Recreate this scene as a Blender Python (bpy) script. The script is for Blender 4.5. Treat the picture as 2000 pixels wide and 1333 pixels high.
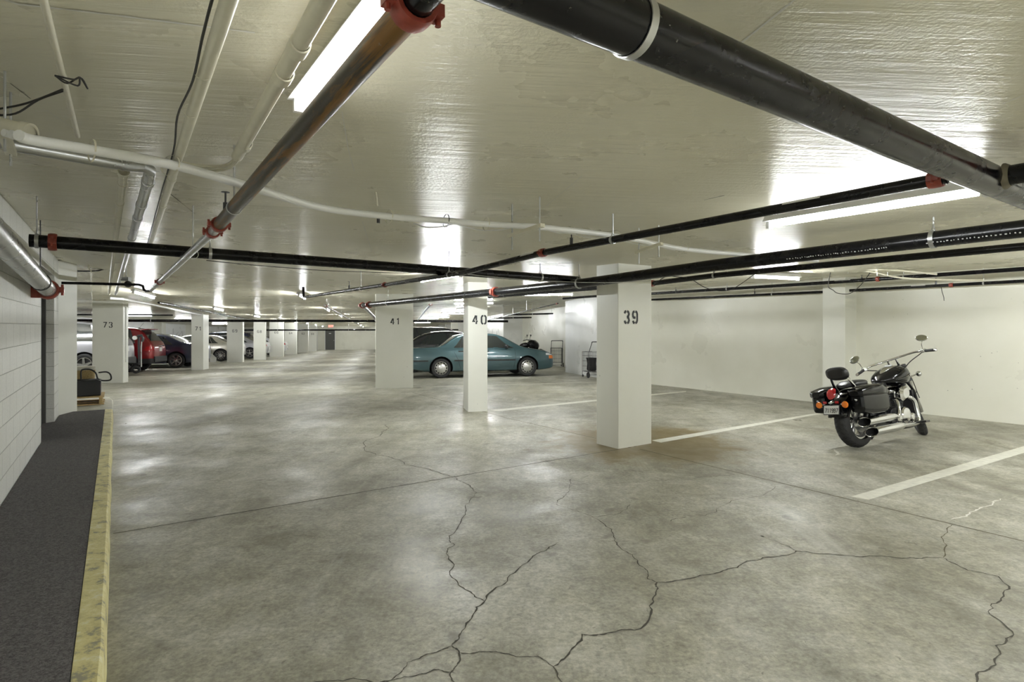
import bpy, bmesh, math, random
from mathutils import Vector, Matrix, Quaternion
random.seed(7)
for o in list(bpy.data.objects): bpy.data.objects.remove(o, do_unlink=True)
SC = bpy.context.scene
COL = SC.collection
# ------------------------------------------------------------------ camera, light, exposure
EYE = 1.53; FOC = 1125.0; CX = 1000.0; HY = 637.0
cam_d = bpy.data.cameras.new('camera'); cam = bpy.data.objects.new('camera', cam_d); COL.objects.link(cam)
cam.location = (0, 0, EYE); cam.rotation_euler = (math.pi/2, 0, 0)
cam_d.sensor_width = 36; cam_d.lens = 36*FOC/2000; cam_d.shift_y = (HY-666.5)/2000
cam_d.clip_start = 0.02; cam_d.clip_end = 300
SC.camera = cam
SC.view_settings.view_transform = 'Standard'; SC.view_settings.look = 'None'
SC.view_settings.exposure = 0.94; SC.view_settings.gamma = 1.0; SC.view_settings.use_curve_mapping = False
W = bpy.data.worlds.new('world'); SC.world = W; W.use_nodes = True
W.node_tree.nodes['Background'].inputs[0].default_value = (0.9, 0.93, 1.0, 1)
W.node_tree.nodes['Background'].inputs[1].default_value = 0.3
TUBE_STRENGTH = 190.0; TUBE_NEAR = 42.0     # tubes are the only lamps, some added for fill; nearest set dimmer against blow-out
try:
    SC.cycles.max_bounces = 6; SC.cycles.diffuse_bounces = 4; SC.cycles.glossy_bounces = 3; SC.cycles.transmission_bounces = 2
    SC.cycles.sample_clamp_indirect = 6.0; SC.cycles.use_light_tree = True
    SC.cycles.use_adaptive_sampling = True; SC.cycles.adaptive_threshold = 0.06; SC.cycles.adaptive_min_samples = 16
except Exception: pass

# ------------------------------------------------------------------ the two grids of the garage
NX = Vector((0.8239, 0.5668, 0)); NY = Vector((-0.5668, 0.8239, 0))       # near bays
VX = Vector((0.97143, 0.23733, 0)); VY = Vector((-0.23733, 0.97143, 0))   # far bays
def N(a, b, z=0.0): v = NX*a + NY*b; return Vector((v.x, v.y, z))
def F(a, b, z=None):
    v = VX*a + VY*b; return Vector((v.x, v.y, gz(v.x, v.y) if z is None else z))
def ab(p): return p[0]*NX.x + p[1]*NX.y, p[0]*NY.x + p[1]*NY.y
def fab(p): return p[0]*VX.x + p[1]*VX.y, p[0]*VY.x + p[1]*VY.y
SLOPE = 0.0205
def gz(x, y):                                  # the far part of the garage ramps gently down
    return -SLOPE*max(0.0, x*VY.x + y*VY.y - 14.5)
def sm(t): t = max(0.0, min(1.0, t)); return t*t*(3-2*t)
def cz(x, y):                                  # the slab above sags a little along the column row
    a, b = ab((x, y)); z = 2.31
    far = 1 - sm((y-9.5)/5)
    z += (0.24*min(1.5, ((5.1-a)/5.8)**2) if a < 5.1 else 0.0)*far
    z += 0.14*min(1.3, ((a-5.1)/6.4)**2) if a > 5.1 else 0.0
    return z + gz(x, y)
def at(px, py, z):                             # world point at height z seen in that direction
    d = (EYE-z)*FOC/(py-HY); return Vector(((px-CX)/FOC*d, d, z))
def an(px, py, a):                             # point on the vertical plane a = const of the near grid
    d = a/((px-CX)/FOC*NX.x + NX.y); return Vector(((px-CX)/FOC*d, d, EYE-(py-HY)/FOC*d))
def bn(px, py, b):
    d = b/((px-CX)/FOC*NY.x + NY.y); return Vector(((px-CX)/FOC*d, d, EYE-(py-HY)/FOC*d))
def ad(px, py, d): return Vector(((px-CX)/FOC*d, d, EYE-(py-HY)/FOC*d))
def afl(px, py):                               # point on the floor
    d = EYE*FOC/(py-HY)
    for _ in range(12):
        x = (px-CX)/FOC*d; d = (EYE-gz(x, d))*FOC/(py-HY)
    return Vector(((px-CX)/FOC*d, d, gz((px-CX)/FOC*d, d)))
def ace(px, py, off=0.0):                      # point on the ceiling
    d = 0.8*FOC/(HY-py)
    for _ in range(20):
        x = (px-CX)/FOC*d; d = 0.5*d + 0.5*(cz(x, d)-off-EYE)*FOC/(HY-py)
    x = (px-CX)/FOC*d
    return Vector((x, d, cz(x, d)-off))

# ------------------------------------------------------------------ materials
MATS = {}
def nodes_of(name):
    m = bpy.data.materials.new(name); m.use_nodes = True; MATS[name] = m
    return m, m.node_tree, m.node_tree.nodes['Principled BSDF']
def coords(nt, scale=(1,1,1), rot=(0,0,0), kind='Object'):
    tc = nt.nodes.new('ShaderNodeTexCoord'); mp = nt.nodes.new('ShaderNodeMapping')
    mp.inputs['Scale'].default_value = scale; mp.inputs['Rotation'].default_value = rot
    if kind == 'World':
        g = nt.nodes.new('ShaderNodeNewGeometry'); nt.links.new(g.outputs['Position'], mp.inputs[0])
    else: nt.links.new(tc.outputs[kind], mp.inputs[0])
    return mp.outputs[0]
def noise(nt, vec, scale, detail=4, rough=0.55, dist=0.0):
    n = nt.nodes.new('ShaderNodeTexNoise'); nt.links.new(vec, n.inputs['Vector'])
    n.inputs['Scale'].default_value = scale; n.inputs['Detail'].default_value = min(detail, 5)
    n.inputs['Roughness'].default_value = rough; n.inputs['Distortion'].default_value = dist
    return n.outputs['Fac']
def ramp(nt, fac, stops):
    r = nt.nodes.new('ShaderNodeValToRGB'); nt.links.new(fac, r.inputs[0])
    e = r.color_ramp.elements
    while len(e) < len(stops): e.new(0.5)
    for q, (p, c) in zip(e, stops):
        q.position = p; q.color = (c, c, c, 1) if isinstance(c, (int, float)) else (*c, 1)
    return r.outputs[0]
def mix(nt, fac, a, b, mode='MIX'):
    m = nt.nodes.new('ShaderNodeMix'); m.data_type = 'RGBA'; m.blend_type = mode
    for s, v in ((0, fac), (6, a), (7, b)):
        if isinstance(v, (int, float)): m.inputs[s].default_value = v if s == 0 else (v, v, v, 1)
        elif isinstance(v, tuple): m.inputs[s].default_value = (*v, 1)
        else: nt.links.new(v, m.inputs[s])
    return m.outputs[2]
def bump(nt, bs, h, strength=0.2, dist=0.01, prev=None):
    b = nt.nodes.new('ShaderNodeBump'); b.inputs['Strength'].default_value = strength; b.inputs['Distance'].default_value = dist
    nt.links.new(h, b.inputs['Height'])
    if prev is not None: nt.links.new(prev, b.inputs['Normal'])
    nt.links.new(b.outputs[0], bs.inputs['Normal']); return b.outputs[0]
def simple(name, col, rough=0.5, metal=0.0, var=0.0, vscale=8, coat=0.0, bmp=0.0, bscale=60, emit=None, spec=None):
    m, nt, bs = nodes_of(name)
    bs.inputs['Base Color'].default_value = (*col, 1); bs.inputs['Roughness'].default_value = rough
    bs.inputs['Metallic'].default_value = metal
    if coat: bs.inputs['Coat Weight'].default_value = coat; bs.inputs['Coat Roughness'].default_value = 0.06
    if spec is not None: bs.inputs['Specular IOR Level'].default_value = spec
    v = coords(nt)
    n = noise(nt, v, vscale, 5)
    if var:
        dark = tuple(c*(1-var) for c in col); lite = tuple(min(1, c*(1+var)) for c in col)
        nt.links.new(ramp(nt, n, [(0.3, dark), (0.7, lite)]), bs.inputs['Base Color'])
    if bmp: bump(nt, bs, noise(nt, v, bscale, 4), bmp, 0.01)
    if emit: bs.inputs['Emission Color'].default_value = (*emit[0], 1); bs.inputs['Emission Strength'].default_value = emit[1]
    return m

def mat_floor():
    m, nt, bs = nodes_of('polished_concrete_floor')
    v = coords(nt, kind='World')
    vs = coords(nt, (1.0, 0.28, 1), (0, 0, -0.6), 'World')
    big = noise(nt, v, 0.42, 5, 0.6, 0.4); mid = noise(nt, v, 2.2, 8, 0.7, 0.3); fine = noise(nt, v, 38, 6, 0.75)
    c = ramp(nt, big, [(0.30, (0.24, 0.225, 0.165)), (0.5, (0.41, 0.395, 0.315)), (0.70, (0.62, 0.61, 0.54))])
    c2 = ramp(nt, mid, [(0.30, (0.20, 0.185, 0.13)), (0.5, (0.42, 0.405, 0.325)), (0.70, (0.68, 0.67, 0.60))])
    c = mix(nt, 0.5, c, c2)
    c = mix(nt, 0.5, c, ramp(nt, noise(nt, vs, 1.5, 7, 0.7), [(0.3, 0.22), (0.7, 0.70)]), 'OVERLAY')
    c = mix(nt, 0.7, c, ramp(nt, fine, [(0.3, 0.25), (0.7, 0.75)]), 'OVERLAY')
    gr = noise(nt, v, 13, 7, 0.75, 0.6)
    c = mix(nt, 0.38, c, ramp(nt, gr, [(0.32, 0.22), (0.5, 0.5), (0.68, 0.80)]), 'OVERLAY')
    sm_ = noise(nt, coords(nt, (1.0, 0.45, 1), (0, 0, -0.3), 'World'), 1.15, 6, 0.68, 0.8)
    c = mix(nt, ramp(nt, sm_, [(0.52, 0.0), (0.70, 0.62)]), c, (0.17, 0.155, 0.11))
    c = mix(nt, ramp(nt, sm_, [(0.28, 0.5), (0.42, 0.0)]), c, (0.70, 0.69, 0.63))
    # oil spots and small pits
    sp = nt.nodes.new('ShaderNodeTexVoronoi'); sp.inputs['Scale'].default_value = 1.9
    wv = nt.nodes.new('ShaderNodeVectorMath'); wv.operation = 'ADD'
    nn = nt.nodes.new('ShaderNodeTexNoise'); nn.inputs['Scale'].default_value = 6; nn.inputs['Detail'].default_value = 5
    nt.links.new(v, nn.inputs['Vector'])
    sc_ = nt.nodes.new('ShaderNodeVectorMath'); sc_.operation = 'SCALE'; sc_.inputs['Scale'].default_value = 0.22
    nt.links.new(nn.outputs['Color'], sc_.inputs[0]); nt.links.new(v, wv.inputs[0]); nt.links.new(sc_.outputs[0], wv.inputs[1])
    nt.links.new(wv.outputs[0], sp.inputs['Vector'])
    c = mix(nt, ramp(nt, sp.outputs['Distance'], [(0.05, 0.6), (0.12, 0.0)]), c, (0.16, 0.145, 0.11))
    pt = nt.nodes.new('ShaderNodeTexVoronoi'); pt.inputs['Scale'].default_value = 17; nt.links.new(wv.outputs[0], pt.inputs['Vector'])
    c = mix(nt, ramp(nt, pt.outputs['Distance'], [(0.06, 0.6), (0.12, 0.0)]), c, (0.15, 0.14, 0.11))
    # rust water stain around the foot of the near column
    g = nt.nodes.new('ShaderNodeNewGeometry')
    dd = nt.nodes.new('ShaderNodeVectorMath'); dd.operation = 'DISTANCE'
    nt.links.new(g.outputs['Position'], dd.inputs[0]); dd.inputs[1].default_value = (1.72, 7.62, 0)
    ad_ = nt.nodes.new('ShaderNodeMath'); ad_.operation = 'MULTIPLY_ADD'; nt.links.new(mid, ad_.inputs[0]); ad_.inputs[1].default_value = -1.9
    nt.links.new(dd.outputs['Value'], ad_.inputs[2])
    c = mix(nt, ramp(nt, ad_.outputs[0], [(0.0, 0.9), (0.5, 0.0)]), c, (0.20, 0.145, 0.05))
    c = mix(nt, 0.17, c, (0.0, 0.0, 0.0))
    nt.links.new(c, bs.inputs['Base Color'])
    nt.links.new(ramp(nt, noise(nt, v, 0.9, 6, 0.65), [(0.30, 0.27), (0.62, 0.60)]), bs.inputs['Roughness'])
    b1 = bump(nt, bs, noise(nt, v, 5, 6, 0.6), 0.25, 0.008)
    bump(nt, bs, fine, 0.22, 0.003, b1)
    return m
def mat_ceiling():
    m, nt, bs = nodes_of('cream_gloss_painted_slab')
    v = coords(nt, kind='World'); vs = coords(nt, (0.35, 6.5, 1), (0, 0, 0.10), 'World'); vt = coords(nt, (1.2, 14, 1), (0, 0, -0.15), 'World')
    n1 = noise(nt, v, 0.8, 4)
    nt.links.new(ramp(nt, n1, [(0.3, (0.68, 0.645, 0.50)), (0.7, (0.75, 0.72, 0.575))]), bs.inputs['Base Color'])
    nt.links.new(ramp(nt, noise(nt, v, 1.3, 5), [(0.3, 0.24), (0.75, 0.38)]), bs.inputs['Roughness'])
    rp = noise(nt, vs, 2.6, 5, 0.6, 0.3)
    b1 = bump(nt, bs, rp, 0.6, 0.012)
    msk = ramp(nt, noise(nt, v, 0.55, 3), [(0.40, 0.0), (0.68, 1.0)])
    tr = mix(nt, msk, 0.5, noise(nt, vt, 9, 4, 0.6, 0.4))
    b2 = bump(nt, bs, tr, 0.3, 0.008, b1)
    msk2 = ramp(nt, noise(nt, v, 0.5, 3, 0.5, 1.2), [(0.48, 0.0), (0.56, 1.0), (0.62, 1.0), (0.72, 0.0)])
    bump(nt, bs, mix(nt, msk2, 0.5, noise(nt, v, 55, 3)), 0.4, 0.008, b2)
    return m
def mat_wall(name, c0, c1, rough=(0.22, 0.45), bs_=0.2):
    m, nt, bs = nodes_of(name)
    v = coords(nt, kind='World')
    col = ramp(nt, noise(nt, v, 0.9, 5), [(0.3, c0), (0.7, c1)])
    pt = nt.nodes.new('ShaderNodeTexVoronoi'); pt.inputs['Scale'].default_value = 7.5; nt.links.new(v, pt.inputs['Vector'])
    pits = ramp(nt, pt.outputs['Distance'], [(0.045, 1.0), (0.075, 0.0)])
    pm = mix(nt, ramp(nt, noise(nt, v, 0.7, 2), [(0.50, 0.0), (0.62, 0.75)]), 0.0, pits)
    nt.links.new(mix(nt, pm, col, tuple(c*0.42 for c in c0)), bs.inputs['Base Color'])
    nt.links.new(ramp(nt, noise(nt, v, 1.2, 5), [(0.3, rough[0]), (0.7, rough[1])]), bs.inputs['Roughness'])
    b = bump(nt, bs, noise(nt, v, 1.7, 4), bs_, 0.02)
    bump(nt, bs, noise(nt, v, 30, 4), 0.16, 0.004, b)
    return m
def mat_block():
    m, nt, bs = nodes_of('white_painted_concrete_block')
    v = coords(nt, kind='UV')
    br = nt.nodes.new('ShaderNodeTexBrick'); nt.links.new(v, br.inputs['Vector'])
    br.inputs['Scale'].default_value = 1.0; br.inputs['Mortar Size'].default_value = 0.0045; br.inputs['Mortar Smooth'].default_value = 0.6
    br.inputs['Brick Width'].default_value = 0.405; br.inputs['Row Height'].default_value = 0.203
    br.inputs['Color1'].default_value = (0.84, 0.84, 0.80, 1); br.inputs['Color2'].default_value = (0.80, 0.80, 0.76, 1)
    br.inputs['Mortar'].default_value = (0.52, 0.52, 0.48, 1)
    w = coords(nt, kind='World')
    nt.links.new(mix(nt, 0.3, br.outputs['Color'], ramp(nt, noise(nt, w, 70, 4), [(0.3, 0.45), (0.6, 0.85)]), 'MULTIPLY'), bs.inputs['Base Color'])
    bs.inputs['Roughness'].default_value = 0.5
    inv = ramp(nt, br.outputs['Fac'], [(0.0, 1.0), (1.0, 0.0)])
    b = bump(nt, bs, inv, 0.8, 0.008); bump(nt, bs, noise(nt, w, 55, 4), 0.35, 0.004, b)
    return m
mat_floor(); mat_ceiling()
mat_wall('cream_gloss_painted_wall', (0.72, 0.71, 0.61), (0.80, 0.79, 0.70))
mat_wall('white_gloss_painted_wall', (0.72, 0.725, 0.70), (0.82, 0.82, 0.80))
mat_wall('white_painted_column', (0.76, 0.76, 0.69), (0.82, 0.82, 0.76), (0.32, 0.5), 0.1)
mat_block()
def mat_pipe(name, base, rust, amt, rough, metal, bm=0.12, spec=0.5, streak=False):
    m, nt, bs = nodes_of(name)
    v = coords(nt, kind='World'); bs.inputs['Specular IOR Level'].default_value = spec
    vv = v
    if streak:                                   # rust runs lengthwise along the pipes of the near bays
        vv = coords(nt, (1, 1, 1), (0, 0, -0.602), 'World'); mp = nt.nodes.new('ShaderNodeMapping'); mp.inputs['Scale'].default_value = (3.2, 0.22, 3.2); nt.links.new(vv, mp.inputs[0]); vv = mp.outputs[0]
    n = noise(nt, vv, 6, 7, 0.7, 0.5); f = noise(nt, v, 45, 5, 0.7)
    c = mix(nt, ramp(nt, n, [(amt, 0.0), (amt+0.09, 1.0)]), base, rust)
    c = mix(nt, ramp(nt, f, [(0.66, 0.0), (0.72, 0.5)]), c, (0.35, 0.33, 0.28))
    nt.links.new(c, bs.inputs['Base Color']); bs.inputs['Metallic'].default_value = metal
    nt.links.new(ramp(nt, n, [(0.3, rough), (0.75, rough+0.25)]), bs.inputs['Roughness'])
    bump(nt, bs, f, bm, 0.003)
    return m
mat_pipe('black_lacquered_steel', (0.005, 0.005, 0.006), (0.13, 0.075, 0.02), 0.70, 0.13, 0.0, 0.02, 0.35)
mat_pipe('rusty_steel', (0.075, 0.065, 0.05), (0.25, 0.13, 0.04), 0.47, 0.28, 0.5, 0.1, 0.5, True)
mat_pipe('galvanised_steel', (0.55, 0.56, 0.56), (0.40, 0.40, 0.38), 0.6, 0.22, 0.9)
simple('red_iron', (0.30, 0.055, 0.035), 0.38, 0, 0.25, 30, bmp=0.1)
simple('cream_painted_metal', (0.66, 0.63, 0.50), 0.35, 0, 0.06, 12)
simple('white_enamel', (0.82, 0.82, 0.80), 0.3)
simple('grey_tape', (0.55, 0.55, 0.53), 0.5)
simple('tube_glow', (1, 1, 1), 0.4, emit=((0.96, 0.985, 0.985), TUBE_STRENGTH))
simple('near_tube_glow', (1, 1, 1), 0.4, emit=((0.96, 0.985, 0.985), TUBE_NEAR))
simple('dim_tube_glow', (1, 1, 1), 0.4, emit=((0.96, 0.985, 0.985), 9.0))
simple('stencil_black', (0.03, 0.033, 0.035), 0.6)
simple('rubber_black', (0.018, 0.018, 0.019), 0.62, 0, 0.2, 20, bmp=0.1)
simple('cable_black', (0.03, 0.028, 0.025), 0.5)
simple('satin_black', (0.02, 0.02, 0.022), 0.38)
simple('gloss_black', (0.004, 0.004, 0.005), 0.10, coat=0.05, spec=0.3)
simple('chrome', (0.58, 0.58, 0.59), 0.07, 1.0)
simple('brushed_alloy', (0.62, 0.62, 0.62), 0.24, 0.9, 0.1, 20)
simple('dark_metal', (0.07, 0.07, 0.072), 0.35, 0.7)
simple('red_lens', (0.45, 0.015, 0.02), 0.12, coat=0.5)
simple('amber_lens', (0.85, 0.22, 0.02), 0.15, coat=0.5)
simple('clear_lens', (0.72, 0.74, 0.76), 0.08, coat=0.6)
simple('mirror_glass', (0.45, 0.46, 0.42), 0.05, 1.0)
simple('door_grey', (0.085, 0.085, 0.08), 0.4)
simple('pine_wood', (0.50, 0.36, 0.17), 0.65, 0, 0.25, 12)
simple('wicker', (0.36, 0.26, 0.11), 0.7, 0, 0.35, 60, bmp=0.8, bscale=80)
simple('plate_white', (0.75, 0.75, 0.73), 0.4)
simple('worn_white_paint', (0.66, 0.65, 0.57), 0.55, 0, 0.12, 14)
simple('crack_dark', (0.075, 0.07, 0.055), 0.9)
simple('crack_pale', (0.72, 0.71, 0.66), 0.9)
simple('joint_brown', (0.13, 0.115, 0.075), 0.9)
simple('exit_red', (0.9, 0.06, 0.04), 0.5, emit=((1.0, 0.12, 0.08), 3.0))
def mat_carpet():
    m, nt, bs = nodes_of('charcoal_carpet'); v = coords(nt, kind='World')
    n = noise(nt, v, 95, 3, 0.8); n2 = noise(nt, v, 30, 4, 0.8)
    c = mix(nt, 0.5, ramp(nt, n, [(0.38, (0.03, 0.028, 0.027)), (0.62, (0.26, 0.245, 0.24))]), ramp(nt, n2, [(0.35, (0.07, 0.065, 0.063)), (0.65, (0.16, 0.15, 0.148))]))
    nt.links.new(c, bs.inputs['Base Color']); bs.inputs['Roughness'].default_value = 1.0
    bump(nt, bs, n, 1.0, 0.01)
mat_carpet()
def mat_curb():
    m, nt, bs = nodes_of('yellow_painted_curb'); v = coords(nt, kind='World')
    n = noise(nt, v, 9, 8, 0.75)
    c = ramp(nt, n, [(0.36, (0.30, 0.28, 0.20)), (0.44, (0.60, 0.54, 0.25)), (0.56, (0.70, 0.64, 0.32)), (0.66, (0.74, 0.72, 0.55))])
    nt.links.new(c, bs.inputs['Base Color']); bs.inputs['Roughness'].default_value = 0.6
    bump(nt, bs, noise(nt, v, 40, 5), 0.5, 0.006)
mat_curb()
simple('bare_curb_concrete', (0.50, 0.49, 0.42), 0.7, 0, 0.15, 10, bmp=0.3)
def carpaint(name, col, metal=0.45, rough=0.3):
    m = simple(name, col, rough, metal, 0.04, 3, coat=1.0); return m
carpaint('teal_paint', (0.05, 0.108, 0.125), 0.35); carpaint('red_paint', (0.26, 0.008, 0.012), 0.3)
carpaint('navy_paint', (0.028, 0.036, 0.075), 0.4); carpaint('champagne_paint', (0.56, 0.54, 0.47), 0.4)
carpaint('silver_paint', (0.50, 0.50, 0.54), 0.5); carpaint('white_paint', (0.74, 0.74, 0.76), 0.1)
carpaint('black_paint', (0.012, 0.012, 0.014), 0.2)
simple('tinted_glass', (0.025, 0.03, 0.03), 0.06, coat=1.0)
simple('pale_glass', (0.42, 0.47, 0.38), 0.08, coat=1.0)
simple('arch_black', (0.01, 0.01, 0.01), 0.9)

# ------------------------------------------------------------------ mesh helpers
MLOC = {}
def frame(d):
    d = Vector(d).normalized(); u = Vector((0, 0, 1)) if abs(d.z) < 0.95 else Vector((1, 0, 0))
    s = d.cross(u).normalized(); return s, s.cross(d).normalized(), d
class MB:
    def __init__(s): s.v = []; s.f = []; s.m = []; s.sharp = 35; s.uv = None
    def add(s, vs, fs, mi=0):
        o = len(s.v); s.v += [Vector(p) for p in vs]; s.f += [tuple(o+i for i in f) for f in fs]; s.m += [mi]*len(fs); return s
    def box(s, c, size, rz=0.0, mi=0, M=None):
        hx, hy, hz = size[0]/2, size[1]/2, size[2]/2
        R = M if M is not None else Matrix.Rotation(rz, 3, 'Z')
        vs = [Vector(c) + R @ Vector((x*hx, y*hy, z*hz)) for z in (-1, 1) for y in (-1, 1) for x in (-1, 1)]
        return s.add(vs, [(0,2,3,1), (4,5,7,6), (0,1,5,4), (2,6,7,3), (0,4,6,2), (1,3,7,5)], mi)
    def prism(s, pts, z0, z1, mi=0):            # polygon in plan (list of (x, y)), counter-clockwise
        n = len(pts); zs0 = z0 if callable(z0) else (lambda x, y: z0); zs1 = z1 if callable(z1) else (lambda x, y: z1)
        vs = [(p[0], p[1], zs0(p[0], p[1])) for p in pts] + [(p[0], p[1], zs1(p[0], p[1])) for p in pts]
        fs = [tuple(range(n))[::-1], tuple(range(n, 2*n))] + [(i, (i+1) % n, n+(i+1) % n, n+i) for i in range(n)]
        return s.add(vs, fs, mi)
    def tube(s, pts, r, seg=12, cap=True, mi=0, sy=1.0):
        pts = [Vector(p) for p in pts]; n = len(pts)
        rs = r if isinstance(r, (list, tuple)) else [r]*n
        tang = []
        for i in range(n):
            a = pts[i]-pts[i-1] if i else pts[1]-pts[0]; b = pts[i+1]-pts[i] if i < n-1 else a
            tang.append((a.normalized()+b.normalized()).normalized())
        u, w, _ = frame(tang[0]); vs = []; fs = []
        for i in range(n):
            if i:
                q = tang[i-1].rotation_difference(tang[i]); u = q @ u; w = q @ w
            for k in range(seg):
                t = 2*math.pi*k/seg; vs.append(pts[i] + (u*math.cos(t) + w*math.sin(t)*sy)*rs[i])
        for i in range(n-1):
            for k in range(seg):
                k2 = (k+1) % seg; fs.append((i*seg+k, i*seg+k2, (i+1)*seg+k2, (i+1)*seg+k))
        if cap: fs += [tuple(range(seg))[::-1], tuple(range((n-1)*seg, n*seg))]
        return s.add(vs, fs, mi)
    def lathe(s, prof, c, axis, seg=24, mi=0, close=False):   # prof: (radius, distance along the axis)
        u, w, d = frame(axis); c = Vector(c); vs = []; fs = []; n = len(prof)
        for r, h in prof:
            for k in range(seg):
                t = 2*math.pi*k/seg; vs.append(c + d*h + (u*math.cos(t) + w*math.sin(t))*max(r, 1e-5))
        m = n if close else n-1
        for i in range(m):
            j = (i+1) % n
            for k in range(seg):
                k2 = (k+1) % seg; fs.append((i*seg+k, i*seg+k2, j*seg+k2, j*seg+k))
        return s.add(vs, fs, mi)
    def ball(s, c, r, seg=16, rings=10, R=None, mi=0, p=1.0):
        r = Vector(r) if not isinstance(r, (int, float)) else Vector((r, r, r)); vs = []; fs = []
        R = R or Matrix.Identity(3)
        def sp(x): return math.copysign(abs(x)**p, x)
        for i in range(rings+1):
            ph = math.pi*i/rings
            for k in range(seg):
                t = 2*math.pi*k/seg
                vs.append(Vector(c) + R @ Vector((r.x*sp(math.sin(ph))*sp(math.cos(t)), r.y*sp(math.sin(ph))*sp(math.sin(t)), r.z*sp(math.cos(ph)))))
        for i in range(rings):
            for k in range(seg):
                k2 = (k+1) % seg; fs.append((i*seg+k, (i+1)*seg+k, (i+1)*seg+k2, i*seg+k2))
        return s.add(vs, fs, mi)
    def grid(s, rows, close_u=False, close_v=False, mi=0, flip=False):
        nr, nc = len(rows), len(rows[0]); vs = [p for r in rows for p in r]; fs = []
        for i in range(nr if close_v else nr-1):
            for j in range(nc if close_u else nc-1):
                a, b = i*nc+j, i*nc+(j+1) % nc; c, d = ((i+1) % nr)*nc+(j+1) % nc, ((i+1) % nr)*nc+j
                fs.append((a, d, c, b) if flip else (a, b, c, d))
        return s.add(vs, fs, mi)
    def build(s, name, mat, parent=None, smooth=True, loc=None, bevel=0.0, subsurf=0, solid=0.0):
        c = Vector(loc) if loc is not None else sum(s.v, Vector())/max(1, len(s.v))
        base = MLOC.get(parent.name, Vector()) if parent else Vector()
        me = bpy.data.meshes.new(name); me.from_pydata([tuple(p-c) for p in s.v], [], s.f)
        mats = mat if isinstance(mat, (list, tuple)) else [mat]
        for q in mats: me.materials.append(MATS[q])
        if len(mats) > 1: me.polygons.foreach_set('material_index', s.m)
        if s.uv:
            uv = me.uv_layers.new(name='UVMap')
            for l in me.loops: uv.data[l.index].uv = s.uv(s.v[l.vertex_index])
        me.validate(); me.update()
        bm = bmesh.new(); bm.from_mesh(me); bmesh.ops.recalc_face_normals(bm, faces=bm.faces); bm.to_mesh(me); bm.free()
        o = bpy.data.objects.new(name, me); COL.objects.link(o)
        if smooth:
            me.polygons.foreach_set('use_smooth', [True]*len(me.polygons)); me.set_sharp_from_angle(angle=math.radians(s.sharp))
        if parent: o.parent = parent
        o.location = c-base; MLOC[o.name] = c
        if bevel: b = o.modifiers.new('bevel', 'BEVEL'); b.width = bevel; b.segments = 2; b.limit_method = 'ANGLE'
        if subsurf: b = o.modifiers.new('subdivision', 'SUBSURF'); b.levels = subsurf; b.render_levels = subsurf
        return o
def tag(o, label=None, cat=None, group=None, kind=None):
    if label: o['label'] = label
    if cat: o['category'] = cat
    if group: o['group'] = group
    if kind: o['kind'] = kind
    return o
def empty(name, loc, label=None, cat=None, group=None):
    o = bpy.data.objects.new(name, None); COL.objects.link(o); o.location = loc; o.empty_display_size = 0.1
    MLOC[o.name] = Vector(loc); return tag(o, label, cat, group)
def copy_tree(o, parent=None):
    c = o.copy(); COL.objects.link(c); c.parent = parent
    for ch in list(o.children): copy_tree(ch, c)
    return c
def smooth_path(pts, n=6):                       # Catmull-Rom through the points
    P = [Vector(p) for p in pts]; P = [P[0]*2-P[1]] + P + [P[-1]*2-P[-2]]; out = []
    for i in range(1, len(P)-2):
        for k in range(n):
            t = k/n; a, b, c, d = P[i-1], P[i], P[i+1], P[i+2]
            out.append(0.5*((2*b) + (c-a)*t + (2*a-5*b+4*c-d)*t*t + (3*b-a-3*c+d)*t**3))
    return out + [P[-2]]
# stroke figures: polylines in a 0.6 x 1 box, broken where a stencil has its bridges
FIG = {
 '0': [[(.27,.98),(.12,.9),(.06,.75),(.06,.25),(.12,.1),(.27,.02)], [(.37,.02),(.52,.1),(.58,.25),(.58,.75),(.52,.9),(.37,.98)]],
 '1': [[(.12,.80),(.34,.97),(.34,.02)]],
 '2': [[(.05,.72),(.10,.9),(.25,.98)],[(.34,.98),(.5,.92),(.57,.76),(.5,.55),(.36,.42)],[(.28,.34),(.05,.03),(.58,.03)]],
 '3': [[(.05,.80),(.12,.93),(.25,.98)],[(.35,.98),(.50,.91),(.56,.76),(.50,.58),(.35,.51)],[(.35,.51),(.52,.42),(.57,.25),(.51,.09),(.37,.02)],[(.27,.02),(.12,.08),(.05,.22)]],
 '4': [[(.36,.98),(.04,.33),(.30,.33)],[(.38,.33),(.58,.33)],[(.42,.98),(.42,.44)],[(.42,.24),(.42,.02)]],
 '6': [[(.56,.78),(.50,.92),(.36,.98)],[(.27,.98),(.12,.9),(.06,.75),(.06,.25),(.12,.1),(.27,.02)],[(.36,.02),(.52,.09),(.58,.25),(.56,.42),(.44,.53),(.26,.53)]],
 '7': [[(.04,.97),(.58,.97),(.20,.02)]],
 '8': [[(.27,.98),(.12,.92),(.07,.76),(.12,.60),(.24,.52),(.10,.42),(.05,.25),(.11,.08),(.27,.02)],[(.37,.02),(.53,.08),(.59,.25),(.54,.42),(.40,.52),(.52,.60),(.57,.76),(.52,.92),(.37,.98)]],
 '9': [[(.08,.22),(.14,.08),(.27,.02)],[(.37,.02),(.52,.1),(.58,.25),(.58,.75),(.52,.9),(.37,.98)],[(.27,.98),(.12,.91),(.06,.75),(.09,.58),(.20,.47),(.38,.47)]],
 'E': [[(.55,.97),(.08,.97),(.08,.03),(.55,.03)],[(.08,.5),(.45,.5)]], 'X': [[(.06,.97),(.56,.03)],[(.56,.97),(.06,.03)]],
 'I': [[(.3,.97),(.3,.03)]], 'T': [[(.04,.97),(.58,.97)],[(.31,.97),(.31,.03)]],
}
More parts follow.
